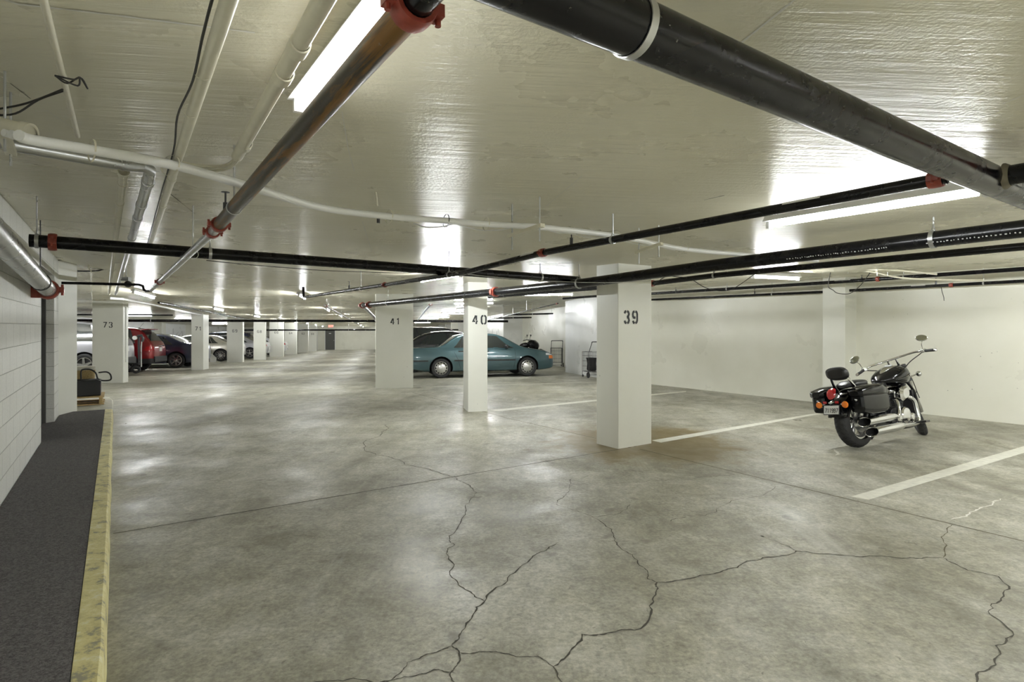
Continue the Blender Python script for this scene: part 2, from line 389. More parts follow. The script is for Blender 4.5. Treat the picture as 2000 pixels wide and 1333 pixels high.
def ribbon(mb, pts, w, P, mi=0):                 # flat stroke, P maps (x, y) to space
    n = len(pts); L = []; R = []
    for i in range(n):
        a = Vector(pts[i])-Vector(pts[i-1]) if i else Vector(pts[1])-Vector(pts[0])
        b = Vector(pts[i+1])-Vector(pts[i]) if i < n-1 else a
        t = (a.normalized()+b.normalized()).normalized(); k = max(0.6, t.dot(a.normalized()))
        q = Vector((-t.y, t.x))*w/2/k; L.append(P(*(Vector(pts[i])+q))); R.append(P(*(Vector(pts[i])-q)))
    mb.add(L+R, [(i, i+1, n+i+1, n+i) for i in range(n-1)], mi)
def figures(text, origin, right, up, h, gap=0.28, wd=0.15, asp=0.62):
    mb = MB(); x = 0.0; nrm = Vector(right).cross(Vector(up)).normalized()
    for ch in text:
        for st in FIG.get(ch, []):
            ribbon(mb, [(x+p[0]*asp/0.62, p[1]) for p in st], wd, lambda u, v: Vector(origin) + Vector(right)*u*h + Vector(up)*v*h)
        x += asp + gap
    # a thin coat of paint with a back
    n = len(mb.v); mb.v += [p - nrm*0.002 for p in mb.v]; mb.f += [tuple(n+i for i in f[::-1]) for f in mb.f]; mb.m += [0]*len(mb.m)
    return mb
# ------------------------------------------------------------------ the shell
def sheet(name, zf, mat, a0=-16, a1=16, b0=-7, b1=66, step=1.0, flip=False):
    mb = MB(); rows = []
    bs = sorted(set([b0 + i*step for i in range(int((b1-b0)/step)+1)] + [14.5, b1])); As = [a0 + i*step for i in range(int((a1-a0)/step)+1)]
    for b in bs:
        r = []
        for a in As:
            v = VX*a + VY*b; r.append(Vector((v.x, v.y, zf(v.x, v.y))))
        rows.append(r)
    mb.grid(rows); mb.sharp = 60
    o = mb.build(name, mat); o['kind'] = 'structure'; return o
floor = sheet('floor', gz, 'polished_concrete_floor')
ceil_ = sheet('ceiling', cz, 'cream_gloss_painted_slab', step=0.5)
def gzd(x, y): return gz(x, y) - 0.03
def czu(x, y): return cz(x, y) + 0.06
def wall(name, plan, mat, z0=gzd, z1=czu, parent=None, uv=None):
    mb = MB(); mb.prism([(p.x, p.y) for p in plan], z0, z1); mb.uv = uv
    o = mb.build(name, mat, parent, smooth=False)
    if not parent: o['kind'] = 'structure'
    return o
PZ = 0.13                                       # the raised walk on the left
def uvn(v):
    a, b = ab(v); return (b+a, v.z-PZ)
# block wall on the left, with the recessed door
WA = -0.735
wall('wall_left', [N(WA, -6), N(WA, 8.86), N(WA-0.25, 8.86), N(WA-0.25, -6)], 'white_painted_concrete_block', uv=uvn)
wall('wall_left_end', [N(WA, 10.63), N(WA, 11.38), N(WA, 11.38)+VY*0.01, N(WA-0.3, 11.40), N(WA-0.3, 10.63)], 'white_painted_concrete_block', uv=uvn)
pA = N(WA, 11.38); pB = at(150.4, 803.7, PZ)
dirp = (pB-pA); dirp.z = 0; dirp.normalize(); nrm_ = Vector((-dirp.y, dirp.x, 0))
wall('wall_left_pier', [pA, pB, pB+nrm_*2.2, pA+nrm_*2.2], 'white_painted_column')
d1 = wall('door_1', [N(WA-0.13, 8.9), N(WA-0.13, 10.62), N(WA-0.18, 10.62), N(WA-0.18, 8.9)], 'door_grey', z0=lambda x, y: PZ, z1=lambda x, y: 2.2)
for nm, b0, b1 in (('door_frame', 8.865, 8.93), ('door_frame', 10.55, 10.625)):
    ax_ = 0.02 if b0 < 9 else 0.09
    mb = MB(); mb.prism([(p.x, p.y) for p in (N(WA-ax_, b0), N(WA-ax_, b1), N(WA-0.14, b1), N(WA-0.14, b0))], PZ, 2.26); mb.build(nm, 'door_grey', d1, smooth=False)
mb = MB(); mb.prism([(p.x, p.y) for p in (N(WA-0.09, 8.86), N(WA-0.09, 10.63), N(WA-0.14, 10.63), N(WA-0.14, 8.86))], 2.2, 2.26); mb.build('door_frame', 'door_grey', d1, smooth=False)
wall('wall_left_lintel', [N(WA-0.005, 8.86), N(WA-0.005, 10.63), N(WA-0.25, 10.63), N(WA-0.25, 8.86)], 'white_painted_concrete_block', z0=lambda x, y: 2.26, uv=uvn)
# raised walk, carpet and kerb
a_in, a_out = -0.145, -0.035
mb = MB()
plat = [N(a_in, -6), N(a_in, 11.72)]
endc = [N(-0.10, 13.2), N(-0.16, 13.75), N(-0.40, 14.2), N(-0.75, 14.35), N(-3.0, 14.4), N(-3.0, -6)]
mb.prism([(p.x, p.y) for p in plat+endc][::-1], -0.02, PZ); walk = mb.build('floor_raised_walk', 'bare_curb_concrete', smooth=False); walk['kind'] = 'structure'
mb = MB(); mb.prism([(p.x, p.y) for p in [N(a_in-0.003, -5.9), N(a_in-0.003, 11.72), N(-0.570, 11.72), N(-0.722, 11.37), N(-0.728, 10.64), N(-0.86, 10.54), N(-0.86, 8.94), N(-0.73, 8.85), N(-0.73, -5.9)][::-1]], PZ, PZ+0.012)
carpet = mb.build('carpet_runner', 'charcoal_carpet', smooth=False); tag(carpet, 'charcoal carpet laid on the raised walk beside the block wall', 'carpet')
def kerb(path_b, prof, name, mat):
    mb = MB(); rows = []
    for (ai, ao, b) in path_b: rows.append([N(ai, b, 0.0), N(ai, b, PZ+0.014), N(ao-0.022, b, PZ+0.012), N(ao-0.010, b, PZ-0.004), N(ao, b, 0.0)])
    mb.grid(rows); mb.add([p for p in rows[0]], [tuple(range(5))]); mb.add(rows[-1], [tuple(range(5))[::-1]])
    mb.sharp = 50; return mb.build(name, mat)
random.seed(3)
pth = [(a_in, a_out+random.uniform(-.004, .004), -6+0.35*i) for i in range(51)]
pth = [p for p in pth if p[2] < 11.72] + [(a_in, a_out, 11.72)]
k = kerb(pth, None, 'trim_1', 'yellow_painted_curb'); k['kind'] = 'structure'; k['label'] = 'yellow painted kerb edge of the raised walk'
mb = MB(); rows = []
cor = [(-0.035, 11.72), (-0.035, 12.7), (-0.045, 13.3), (-0.10, 13.85), (-0.36, 14.32), (-0.75, 14.50), (-3.0, 14.55)]
cin = [(-0.145, 11.72), (-0.145, 12.7), (-0.16, 13.2), (-0.22, 13.7), (-0.44, 14.15), (-0.78, 14.35), (-3.0, 14.4)]
for (ao, bo), (ai, bi) in zip(cor, cin): rows.append([N(ai, bi, 0.0), N(ai, bi, PZ+0.004), N(ao*0.85+ai*0.15, bo*0.85+bi*0.15, PZ+0.002), N(ao, bo, PZ-0.015), N(ao, bo, -0.02)])
mb.grid(rows); k2 = mb.build('trim_2', 'bare_curb_concrete'); k2['kind'] = 'structure'
# right wall of the near bays, the pier on it, and the far side walls
RA = 11.55
J = an(1200, 741, RA); jb = ab(J)[1]
wall('wall_right', [N(RA, -7), N(RA, jb), N(RA+0.3, jb+0.4), N(RA+0.3, -7)], 'cream_gloss_painted_wall')
wall('wall_right_pier', [an(1651, 700, RA-0.42), an(1607, 700, RA-0.42), an(1607, 700, RA-0.42)+NX*0.6, an(1651, 700, RA-0.42)+NX*0.6], 'white_painted_column')
A1 = 6.62; A2 = 7.75
jA, jB = fab(J); cB = 19.2
def fw(name, pts, mat='white_gloss_painted_wall'): return wall(name, [F(a, b) for a, b in pts], mat)
wj = fab(J)
fw('wall_far_right', [(wj[0], wj[1]-0.02), (wj[0]+2.5, wj[1]-0.02), (wj[0]+2.5, cB), (A1, cB)])
fw('wall_far_right_recess', [(A2, cB-0.3), (A2+0.4, cB-0.3), (A2+0.4, 30.0), (A2, 30.0)], 'cream_gloss_painted_wall')
fw('wall_far_right_mid', [(A1+0.1, 29.4), (A2+0.3, 29.4), (A2+0.3, 35.0), (A1+0.1, 35.0)])
fw('wall_far_right_deep', [(A2, 34.5), (A2+0.4, 34.5), (A2+0.4, 66.0), (A2, 66.0)], 'cream_gloss_painted_wall')
for i, b in enumerate((41.0, 47.5, 54.0, 60.0)): fw('wall_pier_right', [(A1+0.2, b), (A2+0.1, b), (A2+0.1, b+0.6), (A1+0.2, b+0.6)])
fw('wall_far_end', [(-14.0, 64.5), (8.2, 64.5), (8.2, 65.0), (-14.0, 65.0)], 'cream_gloss_painted_wall')
fw('wall_far_end_pier', [(-6.4, 61.5), (-5.55, 61.5), (-5.55, 64.6), (-6.4, 64.6)])
LA = -13.6
fw('wall_far_left', [(LA-0.4, 10.5), (LA, 10.5), (LA, 65.0), (LA-0.4, 65.0)], 'white_gloss_painted_wall')
for i, b in enumerate((21.5, 28.5, 35.0, 41.5, 48.0)): fw('wall_pier_left', [(LA-0.1, b), (LA+0.45, b), (LA+0.45, b+0.8), (LA-0.1, b+0.8)], 'cream_gloss_painted_wall')
wall('wall_back', [N(-3, -6), N(-3, -6.3), N(12, -6.3), N(12, -6)], 'cream_gloss_painted_wall')
wall('wall_left_rear', [pB+nrm_*2.15, F(-14.0, fab(pB)[1]), F(-14.0, fab(pB)[1]-0.3), pB+nrm_*2.15-VY*0.3], 'white_painted_column')
# far door in the end wall
pL = F(-5.2, 64.5); pR = F(-4.25, 64.5)
dz = gz(pL.x, pL.y)
def farpt(px): # along the end wall
    r = (px-CX)/FOC; t = 64.5/(r*VY.x+VY.y); return Vector((r*t, t, 0))
p0, p1 = farpt(635.5), farpt(654.0)
mb = MB(); q = VY*-0.06; mb.prism([(p.x, p.y) for p in (p0+q, p1+q, p1, p0)], dz, dz+2.05)
d2 = mb.build('door_2', 'door_grey', smooth=False); d2['kind'] = 'structure'; d2['label'] = 'dark grey steel door in the far end wall'
mb = MB(); mb.ball(p1+q*1.6-(p1-p0).normalized()*0.10+Vector((0, 0, dz+1.0)), 0.05, 10, 6); mb.build('door_knob', 'chrome', d2)
mb = MB(); mb.box((p0+p1)/2+q*1.1+Vector((0, 0, dz+1.75)), (0.22, 0.01, 0.08), math.atan2(VX.y, VX.x)); mb.build('door_sign', 'plate_white', d2, smooth=False)
mb = MB()
for a, b in ((p0-VX*0.06, p0), (p1, p1+VX*0.06)): mb.prism([(p.x, p.y) for p in (a+q*1.3, b+q*1.3, b, a)], dz, dz+2.1)
mb.build('door_frame', 'white_enamel', d2, smooth=False)

# ------------------------------------------------------------------ columns
def column(corner, right, depth, w, g, number, label, px_num=None, h=0.155, wd=0.15, gap=0.34):
    """corner: foot of the front left corner; right: unit vector of the front face; depth: unit vector away"""
    c0 = Vector((corner.x, corner.y, 0)); P = [c0, c0+right*w, c0+right*w+depth*g, c0+depth*g]
    mb = MB(); mb.prism([(p.x, p.y) for p in P], gzd, lambda x, y: cz(x, y)+0.02)
    ctr = (P[0]+P[2])/2; base = Vector((ctr.x, ctr.y, gz(ctr.x, ctr.y)))
    o = mb.build('concrete_column', 'white_painted_column', smooth=False, loc=base, bevel=0.008)
    tag(o, label, 'column', 'white columns with stencilled bay numbers')
    if number:
        asp = 0.60; tw = len(number)*asp*h + (len(number)-1)*gap*h
        off = px_num if px_num is not None else (w-tw)/2
        z = gz(c0.x, c0.y) + 1.64 - h/2
        mb = figures(number, P[0]+right*off-depth*0.003+Vector((0, 0, z)), right, Vector((0, 0, 1)), h, gap, wd, asp)
        n = mb.build('painted_number', 'stencil_black', o, smooth=False); n['label'] = 'black stencilled number %s' % number
    return o
def face_w(c, px, dirv):         # distance along dirv from c until picture column px
    r = (px-CX)/FOC; return (r*c.y - c.x)/(dirv.x - r*dirv.y)
c39 = afl(1207.5, 877.5)
column(c39, NX, NY, face_w(c39, 1272.5, NX), face_w(c39, 1165, NY), '39', 'nearest white concrete column, stencilled 39, in front of the right wall', 0.10, 0.158, 0.19, 0.32)
c40 = afl(914, 805)
column(c40, VX, VY, 0.355, 0.53, '40', 'narrow white column stencilled 40 in front of the teal sedan', 0.085, 0.16, 0.18, 0.34)
c41 = afl(733.5, 759.8)
column(c41, VX, VY, face_w(c41, 807, VX), 0.36, '41', 'wide white column stencilled 41 left of the teal sedan', 0.36, 0.15, 0.17, 0.30)
def colr(pr, py, pl, g, num, label, b=None, off=None, h=0.15):
    r = afl(pr, py)
    if b is not None:
        rr = (pr-CX)/FOC; t = b/(rr*VY.x+VY.y); r = Vector((rr*t, t, 0))
    w = -face_w(r, pl, -VX) if face_w(r, pl, -VX) < 0 else face_w(r, pl, -VX)
    return column(r - VX*w, VX, VY, w, g, num, label, off, h)
colr(240.5, 748.5, 180, 0.36, '73', 'wide white column stencilled 73 at the end of the raised walk', 18.45, 0.27)
colr(397, 725.5, 373.5, 0.80, '71', 'white column stencilled 71 beside the navy sedan', 25.2, 0.14)
colr(474, 708.6, 443, 0.36, '69', 'white column stencilled 69 beside the champagne sedan', 32.6)
colr(518, 705, 495, 0.36, '68', 'white column stencilled 68, third beyond column 73', 35.9)
colr(553.5, 700.3, 526, 0.36, '66', 'white column stencilled 66 between columns 68 and 64', 41.2)
colr(579.5, 692, 556, 0.36, '64', 'white column stencilled 64 between columns 66 and 62', 47.4)
colr(602, 690.7, 582, 0.36, '62', 'white column stencilled 62 between columns 64 and 60', 52.7)
colr(618, 687, 603, 0.36, '60', 'farthest white column of the left row, stencilled 60', 56.8)
# bare columns of the right row, seen between columns 41 and 40 and past 40
def colb(pl, pr, b, label):
    rr = (pl-CX)/FOC; t = b/(rr*VY.x+VY.y); c = Vector((rr*t, t, 0))
    column(c, VX, VY, abs(face_w(c, pr, VX)), 0.4, None, label)
colb(882, 894, 44.0, 'distant plain white column seen between columns 41 and 40')
colb(966, 978, 38.5, 'distant plain white column just right of column 40')

# ------------------------------------------------------------------ floor marks: joints, cracks, stripes
def on_floor(p, dz): return Vector((p.x, p.y, gz(p.x, p.y)+dz))
def strip(pts, w, dz, name, mat, jag=0.0, seed=1, wvar=0.0, sub=1):
    rnd = random.Random(seed); P = [Vector((p.x, p.y)) for p in pts]
    if jag:
        for _ in range(sub):
            Q = [P[0]]
            for a, b in zip(P, P[1:]):
                d = b-a; q = Vector((-d.y, d.x)); Q += [(a+b)/2 + q*rnd.uniform(-jag, jag), b]
            P = Q
    mb = MB(); n = len(P); L = []; R = []
    for i in range(n):
        t = ((P[min(i+1, n-1)]-P[max(i-1, 0)])).normalized(); q = Vector((-t.y, t.x))*w/2*(1+rnd.uniform(-wvar, wvar))
        if jag and i in (0, n-1): q *= 0.2
        for lst, s in ((L, 1), (R, -1)):
            v = P[i]+q*s; lst.append(Vector((v.x, v.y, gz(v.x, v.y)+dz)))
    mb.add(L+R, [(i, i+1, n+i+1, n+i) for i in range(n-1)])
    return mb.build(name, mat, floor, smooth=False)
def cut(a, b, n=14): return [a.lerp(b, i/n) for i in range(n+1)]
jl0, jl1 = afl(221, 1043), N(5.15, ab(c39)[1]-0.02)
strip(cut(jl0, Vector((jl1.x, jl1.y, 0))), 0.013, 0.0012, 'floor_joint', 'crack_dark')
strip(cut(afl(2120, 1087), afl(1250, 878)), 0.017, 0.0012, 'floor_joint', 'joint_brown')
strip(cut(afl(1165, 857), afl(1000, 819.5))+cut(afl(1000, 819.5), afl(905, 794))[1:]+cut(afl(905, 794), afl(805, 767))[1:], 0.015, 0.0012, 'floor_joint', 'joint_brown')
strip(cut(afl(935, 740), afl(700, 752)), 0.015, 0.0012, 'floor_joint', 'crack_dark')
def crack(px, w=0.006, mat='crack_dark', seed=1, jag=0.13, sub=3): strip([afl(*p) for p in px], w, 0.0016, 'floor_crack', mat, jag, seed, 0.6, sub)
crack([(754, 830), (745, 845), (720, 860), (712, 870), (735, 890), (790, 908), (860, 925), (885, 932)], 0.007, seed=2)
crack([(885, 932), (905, 943), (931, 963), (910, 996), (905, 1010), (877, 1048), (888, 1065), (871, 1082), (884, 1130), (915, 1155), (946, 1176)], 0.006, seed=3)
crack([(1088, 1062), (1062, 1078), (1030, 1100), (985, 1142), (946, 1176), (925, 1200), (900, 1238), (882, 1262)], 0.008, seed=4)
crack([(882, 1262), (840, 1278), (795, 1295), (770, 1325), (740, 1337)], 0.005, seed=5)
crack([(882, 1262), (897, 1275), (893, 1300), (880, 1315), (892, 1345)], 0.006, seed=6)
crack([(610, 1332), (690, 1326), (760, 1331), (820, 1318), (848, 1309), (880, 1314)], 0.005, seed=7)
crack([(897, 1276), (950, 1274), (985, 1278), (1050, 1283), (1080, 1303), (1110, 1340)], 0.005, seed=8)
crack([(1080, 1304), (1105, 1285), (1137, 1240), (1180, 1240), (1240, 1232), (1268, 1185), (1285, 1150), (1283, 1138)], 0.009, seed=9)
crack([(1160, 1012), (1195, 1035), (1205, 1065), (1240, 1092), (1258, 1110), (1265, 1132), (1283, 1138)], 0.006, seed=10)
crack([(1086, 985), (1110, 962), (1117, 935)], 0.005, seed=11)
crack([(1086, 985), (1130, 1000), (1160, 1012), (1205, 1005), (1230, 985)], 0.004, seed=12)
crack([(1283, 1138), (1340, 1132), (1400, 1120), (1440, 1110), (1490, 1090), (1555, 1077), (1640, 1085), (1720, 1087), (1800, 1092), (1842, 1090)], 0.008, seed=13)
crack([(1555, 1077), (1520, 1060), (1480, 1045)], 0.004, seed=14)
crack([(1310, 1020), (1340, 1010), (1400, 1000), (1450, 975), (1515, 950)], 0.004, seed=15)
crack([(1842, 1090), (1838, 1050), (1860, 1025)], 0.006, 'joint_brown', 16)
crack([(1842, 1090), (1890, 1115), (1950, 1127), (1955, 1170), (1930, 1195), (1975, 1245), (1945, 1262), (1945, 1300), (1905, 1340)], 0.007, seed=17)
crack([(1857, 1015), (1900, 1000), (1935, 988), (1940, 980), (1955, 975)], 0.012, 'crack_pale', 18)
crack([(1618, 880), (1628, 877), (1632, 890)], 0.03, 'crack_pale', 19)
crack([(860, 800), (905, 806), (960, 812), (1000, 822)], 0.004, seed=20)
crack([(1120, 940), (1250, 942), (1330, 938), (1450, 928)], 0.004, seed=21)
def stripe(corners, label):
    """four floor corners in order; a coat of road paint"""
    P = [Vector((p.x, p.y, 0)) for p in corners]
    mb = MB(); n = 10; rows = []
    for i in range(n+1):
        a, b = P[0].lerp(P[1], i/n), P[3].lerp(P[2], i/n); rows.append([on_floor(a, 0.0022), on_floor(b, 0.0022)])
    mb.grid(rows); o = mb.build('painted_stripe', 'worn_white_paint', floor, smooth=False); o['label'] = label
w_ = 0.10
s = afl(1697, 977.5); e = s + (N(11.3, 0)-N(ab(s)[0], 0)); 
stripe([afl(1662, 971), an(1999.5, 872, 0) if False else afl(2120, 837), afl(2125, 847.5), afl(1697, 977.5)], 'white stripe right of the motorcycle')
stripe([afl(1273, 861), afl(1589.5, 808.5), afl(1589.5, 811.8), afl(1291, 865.5)], 'white stripe running from column 39')
stripe([afl(1589.5, 808.5), afl(1800, 780), afl(1800, 783), afl(1589.5, 811.8)], 'white stripe under the motorcycle')
stripe([afl(958, 801.5), afl(1340, 764), afl(1340, 766.2), afl(975, 804)], 'white stripe right of column 40')
stripe([F(1.2, 14.55), F(6.3, 14.75), F(6.3, 14.65), F(1.2, 14.43)], 'white stripe right of column 41')
stripe([F(1.0, 20.2), F(6.9, 20.2), F(6.9, 20.1), F(1.0, 20.1)], 'white stripe beyond the teal sedan')
for b in (24.0, 26.6, 30.0, 34.4): stripe([F(-7.3, b), F(-12.9, b), F(-12.9, b-0.1), F(-7.3, b-0.1)], 'white stripe in the left bays')

# seams and hairlines of the slab above
def ceil_line(px, w, mat, nm='slab_seam'):
    P = [];
    for a, b in zip(px, px[1:]):
        for i in range(6): t = i/6; P.append(ace(a[0]+(b[0]-a[0])*t, a[1]+(b[1]-a[1])*t, 0.0015))
    P.append(ace(*px[-1], 0.0015)); n = len(P); L = []; R = []; rnd = random.Random(int(px[0][0]))
    for i in range(n):
        t = (P[min(i+1, n-1)]-P[max(i-1, 0)]).normalized(); q = Vector((-t.y, t.x, 0))*w/2*rnd.uniform(0.6, 1.3); L.append(P[i]+q); R.append(P[i]-q)
    mb = MB(); mb.add(L+R, [(i, i+1, n+i+1, n+i) for i in range(n-1)]); mb.build(nm, mat, ceil_, smooth=False)
ceil_line([(-20, -10), (35, 8), (125, 18), (250, 33), (400, 52), (498, 64)], 0.010, 'crack_pale')
ceil_line([(1442, 88), (1475, 62), (1552, 0)], 0.008, 'crack_pale')
ceil_line([(1958, 203), (2000, 186)], 0.006, 'crack_pale')
ceil_line([(668, 218), (680, 290), (692, 335)], 0.004, 'crack_pale', 'hairline')
ceil_line([(708, 433), (726, 492)], 0.005, 'crack_pale', 'hairline')
ceil_line([(20, 163), (60, 193)], 0.003, 'crack_dark', 'hairline')
ceil_line([(90, 215), (142, 250)], 0.003, 'crack_pale', 'hairline')
ceil_line([(48, 426), (230, 441), (380, 451)], 0.010, 'joint_brown')
ceil_line([(330, 377), (380, 417)], 0.006, 'joint_brown', 'hairline')
ceil_line([(1066, 403), (1137, 344)], 0.004, 'crack_pale', 'hairline')
ceil_line([(1375, 391), (1415, 382)], 0.008, 'crack_dark', 'hairline')
ceil_line([(500, 558), (560, 585)], 0.02, 'crack_pale', 'hairline')
ceil_line([(1095, 526), (1160, 500)], 0.008, 'crack_pale', 'hairline')
# ------------------------------------------------------------------ fluorescent fixtures
LAMPS_N = 0
def fixture(p, d, L, label, w=0.11, tubes=1, drop=0.0, group=None, detail=True, glow='tube_glow'):
    """p: one end of the tube on plan; d: direction; hangs under the slab"""
    global LAMPS_N; LAMPS_N += 1
    d = Vector(d).normalized(); s = Vector((-d.y, d.x, 0)); P = Vector((p.x, p.y, 0)); Q = P+d*L
    zc = (lambda q: cz(q.x, q.y)-0.004-drop)
    zP, zQ = zc(P), zc(Q); P.z, Q.z = zP, zQ; ax = (Q-P).normalized(); up = s.cross(ax); up = up if up.z > 0 else -up
    mid = (P+Q)/2; root = empty('fluorescent_fixture', mid, label, 'light', group)
    M = Matrix((ax, s, up)).transposed()
    mb = MB(); mb.box(mid-up*0.028, (L+0.04, w*0.55, 0.05), M=M)
    mb.add([mid + ax*x*(L/2+0.02) + s*y + up*z for x in (-1, 1) for y, z in ((-w*0.27, -0.02), (-w/2, -0.058), (w/2, -0.058), (w*0.27, -0.02))],
           [(0,1,2,3), (4,7,6,5), (0,4,5,1), (1,5,6,2), (2,6,7,3), (3,7,4,0)])
    mb.build('housing', 'white_enamel', root, smooth=False)
    for k in range(tubes):
        off = 0 if tubes == 1 else (k-0.5)*0.056
        mb = MB(); mb.tube([P+ax*0.03+s*off-up*0.080, Q-ax*0.03+s*off-up*0.080], 0.016, 8); mb.build('lamp_tube', glow, root)
    if detail:
        for e in (P, Q):
            mb = MB(); mb.box(e-up*0.078, (0.022, 0.05 if tubes == 1 else 0.10, 0.055), M=M); mb.build('lampholder', 'white_enamel', root, smooth=False)
    return root
tubeh = 0.084
def fx(px, py, **k): return ace(px, py, tubeh)
e1, e2 = fx(1503, 440), fx(1898, 378)
fixture(e1, NY*-1, 1.22, 'bright fluorescent fixture at the right under the black pipe', tubes=1, glow='near_tube_glow')
e = fx(600, 210); fixture(e, NY*-1, 1.22, 'twin tube fixture at the top left beside the rusty pipe', w=0.14, tubes=2, glow='dim_tube_glow')
fixture(fx(824, 549), NY*-1, 1.22, 'small lit fixture where two black pipes cross before column 40', group=None)
fixture(fx(1470, 541), NX, 1.22, 'lit fixture behind the black pipes left of the wall pier')
fixture(fx(1021, 576.6), VX, 1.22, 'lit fixture between columns 40 and 39 under the thick black pipe')
g = 'fixtures over the right bays'
rr = [(F(0.9+1.55, 17.5), 'lit fixture just right of column 40'), (F(3.35, 23.0), 'lit fixture left of column 40, nearest of its row'), (F(3.35, 28.2), 'lit fixture left of column 40, second of its row'),
      (F(3.2, 33.6), 'lit fixture left of column 40, third of its row'), (F(3.2, 39.0), 'lit fixture left of column 40, fourth of its row'), (F(3.2, 44.5), 'lit fixture left of column 40, fifth of its row')]
for p, l in rr: fixture(p, VX, 1.22, l, group=g)
g = 'fixtures over the left side of the aisle'
nth = ['nearest', 'second', 'third', 'fourth', 'fifth', 'sixth', 'seventh', 'eighth']
for i in range(8):
    d = 12.7+6.25*i; x = -8.35-1.47*i
    fixture(Vector((x, d, 0)), VY, 1.22, 'lit fixture over the left side of the aisle, %s of its row' % nth[i], group=g)
g = 'fixtures over the right side of the aisle'
for i in range(8):
    d = 13.1+6.6*i; x = -4.85-1.5*i
    fixture(Vector((x, d, 0)), VY, 1.22, 'lit fixture over the middle of the aisle, %s of its row' % nth[i], group=g)
g = 'fixtures over the left bays'
for b, l in ((20.0, 'lit fixture seen left of column 73'), (27.5, 'lit fixture above the navy sedan'), (34.5, 'lit fixture above the champagne sedan'), (42.0, 'lit fixture beyond column 68')):
    fixture(F(-10.3, b), VX, 1.22, l, group=g)
# unseen fixtures added behind the viewpoint as fill for column faces and left wall
for a, b, d in ((0.9, -4.6, NY), (1.6, -3.0, NY), (4.6, -2.6, NY), (6.8, -0.9, NY), (6.8, -4.0, NY), (9.6, -2.5, NY), (9.3, 0.6, NY)):
    fixture(N(a, b), d, 1.22, 'unseen fill fixture added behind the viewpoint', group='added fill fixtures behind the viewpoint')

# ------------------------------------------------------------------ pipes
def base_of(p0, p1): return (p0+p1)/2
def coupling_mesh(c, d, r, L=0.055):
    mb = MB(); u, w, dd = frame(d)
    mb.lathe([(r, -L/2), (r*1.28, -L/2), (r*1.36, -L*0.25), (r*1.36, L*0.25), (r*1.28, L/2), (r, L/2)], c, d, 20)
    for s in (-1, 1):
        M = Matrix((u, w, dd)).transposed(); mb.box(Vector(c)+u*s*(r*1.48), (r*0.62, r*0.75, L*0.8), M=M)
        mb.tube([Vector(c)+u*s*(r*1.6)-w*r*0.75, Vector(c)+u*s*(r*1.6)+w*r*0.75], r*0.14+0.002, 8)
    return mb
def pipe(name, label, pts, r, mat, cat='pipe', couplings=(), hangers=(), group=None, seg=20, heads=(), hook='galvanised_steel', ring=True, labels=()):
    """couplings/hangers/heads: fractions along the straight run p0..p1"""
    pts = [Vector(p) for p in pts]; mid = (pts[0]+pts[-1])/2
    root = empty(name, mid, label, cat, group)
    mb = MB(); mb.tube(pts, r, seg); mb.build('pipe_run', mat, root)
    tot = sum((b-a).length for a, b in zip(pts, pts[1:]))
    def along(f):
        L = f*tot
        for a, b in zip(pts, pts[1:]):
            l = (b-a).length
            if L <= l+1e-6: return a+(b-a)*(L/l), (b-a).normalized()
            L -= l
        return pts[-1], (pts[-1]-pts[-2]).normalized()
    for f in couplings:
        c, d = along(f); coupling_mesh(c, d, r).build('coupling', 'red_iron', root)
    for f in hangers:
        c, d = along(f); mb = MB(); u, w, dd = frame(d)
        wd = max(0.012, r*0.25)
        mb.lathe([(r*1.02, -wd), (r*1.12, -wd), (r*1.12, wd), (r*1.02, wd)], c, d, 20, close=True)
        top = c+Vector((0, 0, r*1.9)); mb.tube([c+Vector((0, 0, r*1.05))+u*r*0.5, top], 0.004, 6); mb.tube([c+Vector((0, 0, r*1.05))-u*r*0.5, top], 0.004, 6)
        mb.tube([top-Vector((0, 0, 0.01)), Vector((c.x, c.y, cz(c.x, c.y)+0.01))], 0.0052, 6)
        mb.build('hanger', hook, root)
    for f in heads:
        c, d = along(f); mb = MB(); t = c+Vector((0, 0, r*0.8)); ztop = min(0.11, cz(c.x, c.y)-t.z-0.03)
        mb.tube([t-Vector((0, 0, .01)), t+Vector((0, 0, ztop*0.5))], 0.013, 8); mb.tube([t+Vector((0, 0, ztop*0.5)), t+Vector((0, 0, ztop))], 0.005, 6)
        mb.lathe([(0.002, 0), (0.022, 0.001), (0.022, 0.004), (0.002, 0.004)], t+Vector((0, 0, ztop)), (0, 0, 1), 12)
        mb.build('sprinkler_head', 'dark_metal', root)
    for f0, f1, ang in labels:                    # paper tags glued along the pipe
        a, d = along(f0); b, _ = along(f1); u, w, dd = frame(d); rows = []
        for q in (a, b): rows.append([q+(u*math.cos(t)+w*math.sin(t))*(r+0.0015) for t in (ang-0.5, ang-0.25, ang, ang+0.25, ang+0.5)])
        mb = MB(); mb.grid(rows); mb.build('sticker', 'plate_white', root)
    return root
def frs(pts, *pxs, a=None, b=None):
    """fractions along a run on the plane a = const (or b = const) for marks read off at those bearings"""
    out = []; tot = sum((q-p).length for p, q in zip(pts, pts[1:]))
    for px in pxs:
        p = an(px, 600, a) if a is not None else bn(px, 600, b); acc = 0.0; best = (9e9, 0)
        for u, v in zip(pts, pts[1:]):
            d = v-u; t = max(0, min(1, ((p-u).x*d.x+(p-u).y*d.y)/(d.x**2+d.y**2))); e = ((u+d*t)-p); e = math.hypot(e.x, e.y)
            if e < best[0]: best = (e, (acc+d.length*t)/tot)
            acc += d.length
        out.append(best[1])
    return tuple(out)
